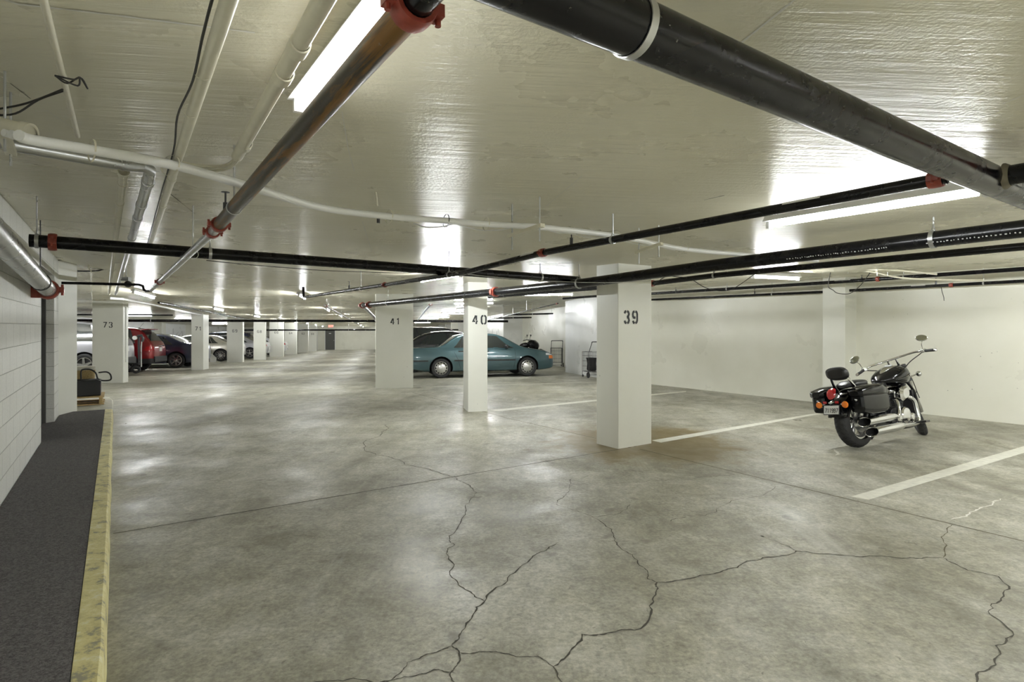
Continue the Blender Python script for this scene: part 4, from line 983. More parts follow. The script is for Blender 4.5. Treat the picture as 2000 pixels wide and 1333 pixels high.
def wheel(root, x, y, r, w, style, s_):
    """part: wheel; sub-parts: tyre, rim"""
    mb = MB(); rr = r*0.66
    mb.lathe([(rr, -w/2), (r*0.90, -w/2), (r*0.975, -w*0.42), (r, -w*0.25), (r, w*0.25), (r*0.975, w*0.42), (r*0.93, w*0.49), (r*0.80, w*0.52), (rr*1.02, w*0.46), (rr, w*0.40)], (x, y, r), (0, s_, 0), 40, close=True)
    ty = mb.build('wheel', 'rubber_black', root, loc=(x, y, r))
    mb = MB(); c0 = (x, y, r); f = w*0.42
    mb.lathe([(rr*1.01, f), (rr*0.95, f+0.004), (rr*0.92, f-0.012), (rr*0.90, f-0.05)], c0, (0, s_, 0), 40)
    if style == 'cap':
        mb.lathe([(rr*0.90, f-0.02), (rr*0.80, f-0.004), (rr*0.55, f+0.012), (rr*0.2, f+0.020), (0.0, f+0.021)], c0, (0, s_, 0), 40)
        mb.build('hubcap', 'brushed_alloy', ty); mb = MB()
        for k in range(12):
            t = 2*math.pi*k/12; q = Vector((math.cos(t), 0, math.sin(t))); p = Vector(c0)+q*rr*0.84+Vector((0, s_*(f+0.001), 0))
            mb.box(p, (rr*0.11, 0.012, rr*0.24), M=Matrix.Rotation(-t, 3, 'Y'))
        mb.build('hubcap_slot', 'arch_black', ty, smooth=False)['kind'] = 'stuff'
    else:
        n = {'spoke7': 7, 'spoke5': 5, 'spoke10': 10}[style]
        for k in range(n):
            t = 2*math.pi*k/n+0.2; q = Vector((math.cos(t), 0, math.sin(t))); pq = Vector((-q.z, 0, q.x))
            a, b = rr*0.15, rr*0.93; wa, wb = rr*(0.17 if n < 8 else 0.08), rr*(0.12 if n < 8 else 0.07)
            O = Vector(c0)+Vector((0, s_*(f-0.01), 0)); T = Vector((0, s_*0.018, 0))
            vs = [O+q*a-pq*wa, O+q*a+pq*wa, O+q*b+pq*wb, O+q*b-pq*wb]; vs += [v+T for v in vs]
            mb.add(vs, [(0,1,2,3), (7,6,5,4), (0,4,5,1), (1,5,6,2), (2,6,7,3), (3,7,4,0)])
        mb.lathe([(rr*0.22, f-0.02), (rr*0.22, f+0.012), (rr*0.1, f+0.02), (0.0, f+0.02)], c0, (0, s_, 0), 20)
        mb.build('rim', 'brushed_alloy', ty)
        mb = MB(); mb.lathe([(rr*0.9, f-0.05), (0.0, f-0.05)], c0, (0, s_, 0), 24); mb.build('brake_disc', 'dark_metal', ty)
    return ty
def make_car(kind, label, paint, place, heading, group=None, wheels='spoke7', glass='tinted_glass', full=True, sides=(-1, 1)):
    """place: world point on plan of the rear bumper centre; heading: direction of the nose"""
    if kind == 'sedan90':      # boxy nineties saloon
        c = Car(4.65, 1.72, [(-.2, .74), (-.14, .86), (.1, .93), (.80, .955), (1.02, .985), (1.62, 1.325), (2.0, 1.375), (2.5, 1.375), (2.85, 1.33), (3.55, .98), (3.75, .925), (4.3, .83), (4.52, .755), (4.60, .70), (4.65, .62)],
                [(0, .72), (.3, .86), (1.0, .90), (3.4, .875), (4.4, .76), (4.7, .62)], [(0, .34), (.25, .25), (.6, .2), (4.1, .2), (4.5, .24), (4.7, .30)], 0.305, 1.03, 3.75, 0.40, 0.085, 6, 0.08)
        SH = 0.2; c.L += SH; c.xr += SH; c.xf += SH
        for P_ in ('top', 'belt', 'bottom'): setattr(c, P_, [(x+SH if x > 0 or P_ == 'top' else 0, z) for x, z in getattr(c, P_)])
        wins = [((1.42, 1.62), (1.70, 1.72)), ((1.64, 2.26), (1.75, 2.24)), ((2.33, 3.30), (2.31, 2.78))]; ws = (2.98, 3.50, 0.60, 0.60); rs = (1.08, 1.56, 0.56, 0.56)
        doors = [[(2.28, .28), (2.28, .9)], [(3.30, .28), (3.36, .6), (3.34, .87)], [(1.42, .80), (1.55, .55), (1.62, .28)]]
        wins = [tuple((a+SH, b+SH) for a, b in w) for w in wins]; ws = (ws[0]+SH, ws[1]+SH, 0, 0); rs = (rs[0]+SH, rs[1]+SH, 0, 0); doors = [[(x+SH, z) for x, z in d] for d in doors]
    elif kind == 'sedan':
        c = Car(4.75, 1.80, [(0, .80), (.05, .95), (.2, 1.03), (.55, 1.06), (.75, 1.09), (1.45, 1.40), (1.9, 1.475), (2.4, 1.48), (2.85, 1.42), (3.60, 1.03), (3.9, .96), (4.4, .85), (4.65, .74), (4.75, .60)],
                [(0, .78), (.3, .96), (1.2, .97), (3.5, .93), (4.4, .78), (4.75, .60)], [(0, .34), (.25, .25), (.6, .2), (4.1, .2), (4.5, .22), (4.75, .28)], 0.33, 0.98, 3.72, 0.42, 0.11, 5, 0.12)
        wins = [((1.12, 1.40), (1.48, 1.58)), ((1.44, 2.18), (1.62, 2.16)), ((2.26, 3.25), (2.24, 2.80))]; ws = (2.95, 3.52, 0.60, 0.62); rs = (0.82, 1.42, 0.54, 0.58)
        doors = [[(2.22, .28), (2.22, .95)], [(3.28, .28), (3.34, .6), (3.30, .92)], [(1.36, .9), (1.42, .6), (1.50, .28)]]
    else:                      # sport utility
        c = Car(4.55, 1.82, [(0, .88), (.03, 1.0), (.10, 1.12), (.42, 1.52), (.62, 1.64), (1.2, 1.70), (2.2, 1.70), (2.75, 1.62), (3.40, 1.13), (3.7, 1.07), (4.2, .98), (4.45, .85), (4.55, .66)],
                [(0, .86), (.12, 1.02), (1.2, 1.06), (3.3, 1.02), (4.2, .86), (4.55, .64)], [(0, .42), (.25, .36), (.6, .26), (3.9, .26), (4.3, .28), (4.55, .34)], 0.36, 0.90, 3.56, 0.30, 0.12, 5, 0.12)
        wins = [((.62, 1.20), (.82, 1.18)), ((1.28, 2.10), (1.28, 2.08)), ((2.18, 3.10), (2.16, 2.62))]; ws = (2.78, 3.32, 0.62, 0.66); rs = (.14, .50, 0.62, 0.60)
        doors = [[(2.14, .32), (2.14, 1.02)], [(3.12, .32), (3.16, .7), (3.12, 1.0)], [(1.24, 1.02), (1.28, .6), (1.40, .32)]]
    root = empty('car', (0, 0, 0), label, 'car', group)
    car_body(c, root, paint)
    for s_ in sides:
        for k, (lo, hi) in enumerate(wins):
            z0 = lambda x: c.bl(x)+0.035; z1 = lambda x: c.zt(x)-0.085
            g = MB(); g.grid(side_patch(c, s_, lo, hi, z0, z1)); gw = g.build('side_window', glass, root)
            if full:
                R = side_patch(c, s_, (lo[0]-.012, lo[1]+.012), (hi[0]-.008, hi[1]+.012), lambda x: c.bl(x)+0.018, lambda x: c.zt(x)-0.072, 0.003)
                tm = MB(); tm.grid(R); tm.build('window_trim', 'satin_black', gw)
        if full:
            for d in doors: seam(c, s_, d).build('door_seam', 'arch_black', root, smooth=False)
            mb = MB()
            for x in ((2.42, 1.62) if kind == 'sedan' else (2.62, 1.84) if kind == 'sedan90' else (2.42, 1.5)):
                z = c.bl(x)-0.09; mb.box((x, s_*(c.w(x, z)+0.012), z), (0.17, 0.03, 0.03))
            mb.build('door_handle', paint if kind == 'sedan' else 'satin_black', root, bevel=0.006, smooth=False)
            mb = MB(); x = ws[0]+0.08; z = c.bl(x)+0.06; mb.ball((x, s_*(c.w(x, z)+0.10), z), (0.055, 0.10, 0.065), 14, 8, p=0.7); mb.build('wing_mirror', 'satin_black' if kind == 'sedan90' else paint, root)
            for x0_, x1_ in ((c.xr+c.r+0.09, c.xf-c.r-0.09), (0.25, c.xr-c.r-0.09)):
                zz = 0.53; R = side_patch(c, s_, (x0_, x1_), (x0_, x1_), zz-0.02, zz+0.02, 0.012, 16, 2); mb = MB(); mb.grid(R)
                R2 = side_patch(c, s_, (x0_, x1_), (x0_, x1_), zz-0.022, zz+0.022, -0.01, 16, 2); mb.grid(R2, flip=True)
                if kind == 'sedan90': mb.build('rub_strip', 'satin_black', root)
                else: pass
        for x in (c.xr, c.xf): wheel(root, x, s_*(c.W-0.115), c.r, 0.20, wheels, s_)
    # windscreen and rear window
    for nm, (x0, x1, ya, yb) in (('windscreen', ws), ('rear_window', rs)):
        rows = []
        for j in range(9):
            x = x0+(x1-x0)*j/8; e = (c.w(x, c.zt(x)-c.rd)-c.rd*0.9); rows.append([Vector((x, y*e/4*0.97, c.topz(x, y*e/4*0.97)+0.006)) for y in range(-4, 5)])
        mb = MB(); mb.grid(rows); mb.build(nm, glass if nm == 'windscreen' else 'tinted_glass', root)
    # lamps
    for s_ in sides:
        if kind == 'sedan90':
            for nm, m, xs_, z0, z1 in (('tail_lamp', 'red_lens', (0.02, 0.30), .62, .76), ('turn_signal', 'amber_lens', (4.66, 4.825), .555, .655), ('headlamp', 'clear_lens', (4.56, 4.80), .665, .735)):
                mb = MB(); mb.grid(side_patch(c, s_, xs_, xs_, z0, z1, 0.006, 8, 3)); mb.build(nm, m, root)
        else:
            t0 = .84 if kind == 'sedan' else .86
            mb = MB(); mb.grid(side_patch(c, s_, (0.015, 0.34), (0.03, 0.24), t0-.06, t0+.10, 0.006, 10, 3)); mb.build('tail_lamp', 'red_lens', root)
            mb = MB(); mb.grid(side_patch(c, s_, (c.L-.50, c.L-.03), (c.L-.62, c.L-.10), .62, .74, 0.006, 10, 3)); mb.build('headlamp', 'clear_lens', root)
    # bumpers, plate
    xb = -0.004
    mb = MB(); mb.box((xb-0.004, 0, .62 if kind != 'suv' else .84), (0.012, 0.31, 0.155)); mb.build('licence_plate', 'plate_white', root, smooth=False)
    if kind == 'suv':
        for xs_ in ((0.0, c.xr-c.r-0.10), (c.xf+c.r+0.10, c.L)):
            for s_ in (-1, 1):
                mb = MB(); mb.grid(side_patch(c, s_, (xs_[0]+.01, xs_[1]-.01), (xs_[0]+.01, xs_[1]-.01), .315, .50, 0.008, 10, 2)); mb.build('bumper_skirt', 'satin_black', root)
    if kind == 'suv':
        mb = MB(); mb.box((-0.012, 0, .47), (0.04, 1.45, .22)); mb.build('rear_bumper_cover', 'satin_black', root, bevel=0.02, smooth=False)
        mb = MB(); mb.box((0.37, 0, 1.60), (0.26, 1.15, 0.03), M=Matrix.Rotation(0.12, 3, 'Y')); mb.build('roof_spoiler', paint, root, bevel=0.01, smooth=False)
        mb = MB(); mb.box((-0.02, 0, .97), (0.02, 0.7, 0.035)); mb.build('chrome_garnish', 'chrome', root, smooth=False)
    if kind != 'sedan90':
        mb = MB(); z = c.zt(1.3); x = 1.3 if kind == 'sedan' else .75; z = c.zt(x); mb.tube([(x, 0, z-.01), (x-.16, 0, z+.20)], 0.004, 6); mb.ball((x, 0, z), (.05, .03, .02), 10, 6); mb.build('roof_antenna', 'satin_black', root)
    h = Vector(heading).normalized(); p = Vector((place.x, place.y, 0)); ctr = p + h*c.L/2
    # stand on the ramp
    zr = gz(*(p+h*c.xr).xy); zf = gz(*(p+h*c.xf).xy); side = Vector((-h.y, h.x, 0)); zl = gz(*(ctr+side*0.8).xy); zr2 = gz(*(ctr-side*0.8).xy)
    pitch = math.atan2(zf-zr, c.xf-c.xr); roll = math.atan2(zl-zr2, 1.6)
    fx_ = Vector((h.x*math.cos(pitch), h.y*math.cos(pitch), math.sin(pitch))); ly = Vector((side.x*math.cos(roll), side.y*math.cos(roll), math.sin(roll))); up = fx_.cross(ly).normalized(); ly = up.cross(fx_)
    z0 = zr - math.tan(pitch)*c.xr
    root.rotation_euler = Matrix((fx_, ly, up)).transposed().to_euler(); root.location = (p.x, p.y, z0)
    return root, c
# teal saloon: nose to the right
tw = afl(1030, 735.5); ta, tb_ = fab(tw)
teal, tc = make_car('sedan90', 'dark teal nineties sedan parked behind columns 41 and 40', 'teal_paint', F(ta-3.95, tb_+0.80), VX, wheels='cap')
def seats(root, xs, glass=None): pass
make_car('suv', 'black sport utility vehicle behind the teal sedan, its roof showing left of column 40', 'black_paint', F(0.7, 26.0), VX, wheels='spoke5', full=False)
make_car('sedan', 'black sedan with curved roof directly behind the teal sedan', 'black_paint', F(0.5, 21.6), VX, wheels='spoke5', full=False)
# left bays, tails to the aisle
make_car('suv', 'silver sport utility vehicle half hidden by column 73', 'silver_paint', F(-8.10, 22.2), -VX, wheels='spoke5')[0].scale = (1, 1, 1.08)
rw = afl(268, 727.5); ra, rb = fab(rw)
make_car('suv', 'red sport utility vehicle right of column 73', 'red_paint', F(ra+0.52, rb+0.80), -VX, wheels='spoke5')[0].scale = (1, .92, 1)
nw = afl(342, 719.3); na, nb_ = fab(nw)
make_car('sedan', 'navy blue sedan left of column 71', 'navy_paint', F(na+1.02, nb_+0.84), -VX, wheels='spoke7', glass='tinted_glass')
make_car('sedan', 'black sedan behind the navy sedan, only its roof showing', 'black_paint', F(na+0.4, nb_+3.4), -VX, wheels='spoke5', full=False)
bw = afl(431, 706.5); ba, bb = fab(bw)
make_car('sedan', 'champagne sedan between columns 71 and 69', 'champagne_paint', F(ba+0.98, bb+0.84), -VX, wheels='spoke10')
g = 'distant cars between the numbered columns'
make_car('sedan', 'silver car seen in the gap between columns 69 and 68', 'silver_paint', F(-6.3, 39.2), -VX, g, 'spoke5', full=False)
make_car('sedan', 'white car with a red tail lamp in the gap between columns 68 and 66', 'white_paint', F(-6.0, 45.0), -VX, g, 'spoke5', full=False)
make_car('suv', 'blue car seen behind the silver car between columns 69 and 68', 'navy_paint', F(-7.6, 42.2), -VX, g, 'spoke5', full=False)
# ------------------------------------------------------------------ cruiser motorcycle; x forward, y left, z up, rear contact point at the origin
def moto_wheel(root, c, r, w, rim_r, label=None):
    mb = MB(); prof = []
    for i in range(17):
        t = math.pi*(i/16)-math.pi/2
        prof.append((rim_r + (r-rim_r)*max(0.05, math.cos(t))**0.62, w/2*math.sin(t)))
    mb.lathe(prof, c, (0, 1, 0), 56, close=True); ty = mb.build('wheel', 'rubber_black', root, loc=c)
    # tread blocks cut as shallow grooves: thin dark bars around the tyre
    mb = MB()
    for k in range(34):
        a = 2*math.pi*k/34
        for s_ in (-1, 1):
            pts = []
            for (yy, da) in ((0.10, 0.0), (0.32, 0.05), (0.55, 0.02), (0.78, 0.09)):
                t = math.asin(yy*s_); rr = rim_r+(r-rim_r)*max(0.05, math.cos(t))**0.62+0.0008; q = a+da*1.6+(0.09 if s_ > 0 else 0)
                pts.append(Vector(c)+Vector((math.cos(q)*rr, w/2*yy*s_, math.sin(q)*rr)))
            mb.tube(pts, 0.0028, 4)
    mb.build('tread_groove', 'arch_black', ty)['kind'] = 'stuff'
    mb = MB(); h = w*0.36
    mb.lathe([(rim_r+0.012, -h), (rim_r-0.006, -h), (rim_r-0.028, -h*0.75), (rim_r-0.035, 0), (rim_r-0.028, h*0.75), (rim_r-0.006, h), (rim_r+0.012, h), (rim_r-0.01, 0)], c, (0, 1, 0), 48, close=True)
    for k in range(5):
        t = 2*math.pi*k/5+0.5; q = Vector((math.cos(t), 0, math.sin(t))); pq = Vector((-q.z, 0, q.x))
        for s_ in (-1, 1):
            a = Vector(c)+q*0.045+pq*0.012*s_; b = Vector(c)+q*(rim_r-0.03)+pq*0.030*s_; mb.tube([a, b], [0.013, 0.010], 8)
    mb.build('rim', 'brushed_alloy', ty)
    mb = MB(); mb.lathe([(0.0, -h*1.25), (0.05, -h*1.25), (0.058, -h*0.9), (0.045, 0), (0.058, h*0.9), (0.05, h*1.25), (0, h*1.25)], c, (0, 1, 0), 24); mb.build('hub', 'chrome', ty)
    mb = MB(); mb.lathe([(0.06, -h*1.12), (0.135, -h*1.12), (0.135, -h*1.12-0.005), (0.06, -h*1.12-0.005)], c, (0, 1, 0), 36, close=True)
    mb.build('brake_disc', 'brushed_alloy', ty)
    return ty
def loft(mb, secs, n=20, p=1.0):
    """secs: (centre, half-width vector, half-height vector); superellipse sections joined"""
    rows = []
    for c, u, v in secs:
        r = []
        for k in range(n):
            t = 2*math.pi*k/n; a, b = math.cos(t), math.sin(t)
            r.append(Vector(c)+Vector(u)*math.copysign(abs(a)**p, a)+Vector(v)*math.copysign(abs(b)**p, b))
        rows.append(r)
    mb.grid(rows, close_u=True); mb.add(rows[0], [tuple(range(n))]); mb.add(rows[-1], [tuple(range(n))[::-1]]); return mb
def fender(c, r, w, a0, a1, n=24, lip=0.05, wend=None):
    rows = []
    for i in range(n+1):
        f = i/n; a = math.radians(a0+(a1-a0)*f); ww = w if wend is None else w*(1-(1-wend)*max(0, f-0.6)/0.4)
        q = Vector((math.cos(a), 0, math.sin(a))); r_ = []
        for y, dr in ((-1.0, -lip-0.03), (-1.0, -lip), (-0.93, -0.022), (-0.75, -0.004), (-0.35, 0.004), (0, 0.006), (0.35, 0.004), (0.75, -0.004), (0.93, -0.022), (1.0, -lip), (1.0, -lip-0.03)):
            r_.append(Vector(c)+q*(r+dr)+Vector((0, y*ww, 0)))
        rows.append(r_)
    mb = MB(); mb.grid(rows); return mb
def two_sided(o, t=0.004):
    m = o.modifiers.new('thickness', 'SOLIDIFY'); m.thickness = t; m.offset = -1; return o
def cruiser(label):
    root = empty('motorcycle', (0, 0, 0), label, 'motorcycle')
    RR, FR = 0.325, 0.335; WB = 1.72; ra = Vector((0, 0, RR)); fa = Vector((WB, 0, FR))
    moto_wheel(root, ra, RR, 0.175, 0.205)
    # steering: the front end turns to the left about the steering head
    head_b, head_t = Vector((1.22, 0, 0.70)), Vector((1.08, 0, 0.98)); sax = (head_t-head_b).normalized()
    STEER = math.radians(36); SQ = Quaternion(sax, STEER)
    def st(p): return head_b + SQ @ (Vector(p)-head_b)
    def steer_obj(o):           # rotate a built part about the steering axis
        M = Matrix.Translation(head_b) @ SQ.to_matrix().to_4x4() @ Matrix.Translation(-head_b)
        c = MLOC[o.name]; M2 = Matrix.Translation(-c) @ M @ Matrix.Translation(c)
        o.data.transform(M2); return o
    fw_ = moto_wheel(root, fa, FR, 0.115, 0.235)
    for q in [fw_]+list(fw_.children):
        c = MLOC[q.name]; M = Matrix.Translation(head_b) @ SQ.to_matrix().to_4x4() @ Matrix.Translation(-head_b)
        q.data.transform(Matrix.Translation(-c) @ M @ Matrix.Translation(c))
    # fenders
    rf = fender(ra+Vector((0.0, 0, 0.02)), 0.385, 0.115, 10, 172, lip=0.07, wend=0.92)
    f1 = two_sided(rf.build('rear_fender', 'gloss_black', root))
    ff = fender(fa, 0.355, 0.072, 5, 150, lip=0.05); o = ff.build('front_fender', 'gloss_black', root); steer_obj(o); two_sided(o)
    # fork legs, triple clamps, headlight, turn signals
    for s_ in (-1, 1):
        mb = MB(); lo = fa+Vector((-0.02, s_*0.095, 0)); hi = Vector((1.115, s_*0.095, 0.97)); d = (hi-lo)
        mb.tube([lo+d*0.38, hi], 0.0205, 14); mb.tube([lo-d*0.02, lo+d*0.06, lo+d*0.40], [0.026, 0.031, 0.030], 14); mb.tube([lo+d*0.40, lo+d*0.43], 0.034, 14)
        mb.tube([lo+d*0.55, lo+d*0.92], 0.030, 14)
        o = mb.build('fork_leg', 'chrome' if s_ > 0 else 'chrome', root); steer_obj(o)
    mb = MB(); mb.box((1.105, 0, 0.955), (0.07, 0.25, 0.035)); mb.box((1.20, 0, 0.76), (0.07, 0.25, 0.04)); mb.tube([head_b, head_t], 0.032, 14); o = mb.build('triple_clamp', 'dark_metal', root, bevel=0.006); steer_obj(o)
    mb = MB(); mb.lathe([(0.0, -0.13), (0.05, -0.12), (0.085, -0.06), (0.095, 0.0), (0.09, 0.015)], (1.33, 0, 0.83), (1, 0, -0.05), 28); o = mb.build('headlight', 'chrome', root); steer_obj(o)
    mb = MB(); mb.lathe([(0.089, 0.0), (0.06, 0.018), (0.0, 0.026)], (1.345, 0, 0.829), (1, 0, -0.05), 28); o2 = mb.build('headlight_lens', 'clear_lens', o); steer_obj(o2)
    for s_ in (-1, 1):
        mb = MB(); b = Vector((1.22, s_*0.21, 0.80)); mb.tube([Vector((1.19, s_*0.08, 0.79)), b], 0.009, 8); mb.ball(b+Vector((0.01, s_*0.015, 0)), (0.045, 0.036, 0.036), 16, 10)
        o = mb.build('front_turn_signal', 'chrome', root); steer_obj(o)
    # handlebar, grips, levers, mirrors
    bar = [(x, y, z-0.03) for x, y, z in [(0.80, 0.46, 1.035), (0.90, 0.37, 1.07), (0.985, 0.27, 1.10), (1.04, 0.12, 1.105), (1.05, 0, 1.105), (1.04, -0.12, 1.105), (0.985, -0.27, 1.10), (0.90, -0.37, 1.07), (0.80, -0.46, 1.035)]]
    mb = MB(); mb.tube(smooth_path(bar, 5), 0.0135, 12)
    for s_ in (-1, 1): mb.tube([(1.105, s_*0.05, 0.965), (1.06, s_*0.05, 1.07)], 0.016, 10)
    o = mb.build('handlebar', 'chrome', root); steer_obj(o)
    for s_ in (-1, 1):
        A, B = Vector((0.80, s_*0.46, 1.005)), Vector((0.90, s_*0.37, 1.04)); d = (A-B).normalized()
        mb = MB(); mb.tube([B+d*0.01, A+d*0.005], 0.0185, 12); o = mb.build('grip', 'rubber_black', root); steer_obj(o)
        mb = MB(); mb.lathe([(0.0195, 0), (0.0195, 0.02), (0.0, 0.024)], A, d, 12); o = mb.build('bar_end', 'chrome', root); steer_obj(o)
        mb = MB(); C = B-d*0.015; mb.box(C, (0.05, 0.06, 0.04), M=Matrix.Rotation(-s_*0.8, 3, 'Z')); mb.box(C+Vector((0.045, 0, 0.02)), (0.05, 0.055, 0.03), M=Matrix.Rotation(-s_*0.8, 3, 'Z'))
        o = mb.build('switch_housing', 'brushed_alloy', root, bevel=0.005); steer_obj(o)
        mb = MB(); mb.tube(smooth_path([C+Vector((0.045, 0, 0)), C+Vector((0.03, s_*0.05, -0.005)), A+Vector((0.045, -s_*0.01, -0.005))], 4), 0.005, 6); o = mb.build('lever', 'chrome', root); steer_obj(o)
        mt = C+Vector((0.03, s_*0.05, 0.17)); mb = MB(); mb.tube(smooth_path([C+Vector((0.02, 0, 0.015)), C+Vector((0.05, s_*0.012, 0.06)), C+Vector((0.02, s_*0.02, 0.10)), mt-Vector((0, 0, 0.03))], 4), 0.0055, 8)
        R = Matrix.Rotation(-s_*0.35, 3, 'X') @ Matrix.Rotation(0.12, 3, 'Y')
        mb.ball(mt, (0.014, 0.068, 0.044), 24, 12, R); o = mb.build('mirror', 'chrome', root); steer_obj(o)
        mb = MB(); vs = [mt+R @ Vector((-0.0165, 0.060*math.cos(2*math.pi*k/24), 0.037*math.sin(2*math.pi*k/24))) for k in range(24)]; mb.add(vs+[v+R @ Vector((0.006, 0, 0)) for v in vs], [tuple(range(24)), tuple(range(24, 48))[::-1]]+[(k, (k+1) % 24, 24+(k+1) % 24, 24+k) for k in range(24)])
        o2 = mb.build('mirror_glass', 'mirror_glass', o, smooth=False); steer_obj(o2)
        mb = MB(); mb.tube(smooth_path([C, C+Vector((0.09, -s_*0.05, -0.02)), C+Vector((0.19, -s_*0.20, -0.08)), Vector((1.19, s_*0.05, 0.86)), Vector((1.20, s_*0.04, 0.74))], 5), 0.0065, 6); o = mb.build('control_cable', 'cable_black', root); steer_obj(o)
    mb = MB(); mb.tube(smooth_path([(1.14, -0.08, 0.80), (1.30, -0.13, 0.80), (1.42, -0.14, 0.70), (1.45, -0.13, 0.58), (1.40, -0.12, 0.50)], 5), 0.006, 8); o = mb.build('brake_hose', 'cable_black', root); steer_obj(o)
    # fuel tank and console
    mb = MB(); S = [(0.62, .03, .02, .79), (0.65, .10, .05, .80), (0.73, .145, .085, .815), (0.84, .178, .118, .83), (0.96, .19, .138, .845), (1.08, .172, .138, .855), (1.17, .125, .112, .86), (1.22, .06, .065, .865), (1.24, .015, .02, .865)]
    mb.sharp = 60; loft(mb, [((x, 0, z), (0, hw, 0), (0.0, 0, hh)) for x, hw, hh, z in S], 32, 0.82); tank = mb.build('fuel_tank', 'gloss_black', root)
    mb = MB(); loft(mb, [((x, 0, z), (0, hw, 0), (0, 0, hh)) for x, hw, hh, z in ((.72, .015, .012, .885), (.77, .035, .016, .915), (.85, .058, .020, .948), (.93, .068, .022, .968), (.99, .060, .020, .975), (1.04, .03, .012, .968))], 24, 0.9)
    con = mb.build('speedometer_console', 'chrome', root); mb = MB(); mb.lathe([(0.045, 0.0), (0.045, 0.006), (0.0, 0.008)], (0.925, 0, 0.988), (-0.22, 0, 1), 28); mb.build('dial', 'clear_lens', con)
    mb = MB()
    for s_ in (-1, 1): mb.tube(smooth_path([(0.78, s_*0.172, 0.80), (0.92, s_*0.194, 0.825), (1.06, s_*0.180, 0.86), (1.15, s_*0.132, 0.885)], 5), 0.006, 8, sy=0.5)
    mb.build('tank_trim', 'chrome', tank)
    # seats
    mb = MB(); mb.sharp = 60; loft(mb, [((x, 0, z), (0, hw, 0), (0, 0, hh)) for x, hw, hh, z in ((.22, .06, .03, .755), (.25, .12, .05, .742), (.33, .165, .06, .715), (.43, .175, .055, .695), (.53, .155, .05, .70), (.62, .11, .045, .735), (.68, .07, .03, .77))], 28, 0.8); mb.build('rider_seat', 'satin_black', root)
    mb = MB(); mb.sharp = 60; loft(mb, [((x, 0, z), (0, hw, 0), (0, 0, hh)) for x, hw, hh, z in ((-.14, .05, .018, .765), (-.11, .095, .035, .775), (-.02, .125, .045, .79), (.10, .13, .045, .795), (.20, .12, .04, .80), (.26, .08, .03, .79))], 28, 0.8); mb.build('pillion_seat', 'satin_black', root)
    # backrest
    for s_ in (-1, 1):
        mb = MB(); mb.tube(smooth_path([(0.12, s_*0.135, 0.66), (-0.02, s_*0.135, 0.70), (-0.12, s_*0.125, 0.79), (-0.20, s_*0.10, 0.92)], 5), 0.013, 10, sy=1.5); mb.build('backrest_bar', 'chrome', root)
    mb = MB(); mb.sharp = 60; loft(mb, [((x, 0, z), (0, hw, 0), (-hh*0.25, 0, hh)) for x, hw, hh, z in ((-.255, .09, .05, .93), (-.245, .125, .075, .93), (-.20, .14, .085, .93), (-.165, .125, .072, .93), (-.15, .08, .045, .93))], 28, 0.72); mb.build('backrest_pad', 'satin_black', root)
    # saddlebags
    for s_ in (-1, 1):
        y0 = s_*0.245; mb = MB(); mb.sharp = 40
        sec = [(-.30, .055, .085, .575), (-.28, .085, .115, .565), (-.10, .098, .135, .555), (.10, .098, .135, .555), (.22, .085, .125, .565), (.25, .05, .09, .575)]
        loft(mb, [((x, y0, z), (0, hw, 0), (0, 0, hh)) for x, hw, hh, z in sec], 28, 0.42); bag = mb.build('saddlebag', 'gloss_black', root)
        mb = MB(); mb.sharp = 50; loft(mb, [((x, y0, z), (0, hw, 0), (0, 0, hh)) for x, hw, hh, z in ((-.325, .05, .03, .675), (-.30, .095, .048, .685), (-.12, .110, .072, .700), (.08, .110, .078, .702), (.22, .095, .06, .690), (.265, .045, .035, .68))], 28, 0.55); mb.build('saddlebag_lid', 'gloss_black', bag)
        mb = MB()
        mb.ball((-.302, y0, .60), (.008, .016, .016), 12, 8); mb.build('latch', 'chrome', bag)
        mb = MB(); mb.tube([(-.05, s_*0.12, .62), (-.05, s_*0.17, .62)], 0.012, 8); mb.tube([(.12, s_*0.12, .62), (.12, s_*0.17, .62)], 0.012, 8); mb.tube([(-.22, s_*0.12, .49), (.30, s_*0.135, .47)], 0.008, 8); mb.build('bag_bracket', 'dark_metal', root)
        # fender strut
        mb = MB(); mb.tube([(0.26, s_*0.125, 0.60), (-0.20, s_*0.125, 0.655)], 0.016, 10, sy=0.8); mb.build('fender_strut', 'chrome', root)
        # rear turn signals
        mb = MB(); b = Vector((-0.40, s_*0.165, 0.555)); mb.tube([(-0.37, s_*0.10, 0.56), b], 0.009, 8); mb.lathe([(0.0, .05), (0.03, .04), (0.043, 0.01), (0.043, 0.0)], b, (1, 0, 0), 24); ts = mb.build('rear_turn_signal', 'chrome', root)
        mb = MB(); mb.lathe([(0.041, 0.0), (0.034, -0.014), (0.0, -0.022)], b, (1, 0, 0), 24); mb.build('signal_lens', 'amber_lens', ts)
    # tail lamp, plate
    mb = MB(); loft(mb, [((-.325, 0, .735), (0, .02, 0), (.008, 0, .012)), ((-.355, 0, .715), (0, .046, 0), (.012, 0, .042)), ((-.385, 0, .685), (0, .058, 0), (.010, 0, .055)), ((-.40, 0, .665), (0, .040, 0), (.006, 0, .045))], 24, 0.75); tl = mb.build('tail_lamp', 'red_lens', root)
    mb = MB(); R_ = Matrix.Rotation(0.25, 3, 'Y'); pc = Vector((-0.425, 0, 0.495)); mb.box(pc+Vector((0.008, 0, 0.0)), (0.010, 0.205, 0.125), M=R_); mb.tube([pc+Vector((0.01, 0, 0.05)), (-0.36, 0, 0.60)], 0.018, 8)
    pb = mb.build('plate_bracket', 'satin_black', root, smooth=False, bevel=0.003)
    mb = MB(); mb.box(pc, (0.004, 0.185, 0.105), M=R_); pl = mb.build('licence_plate', 'plate_white', pb, smooth=False)
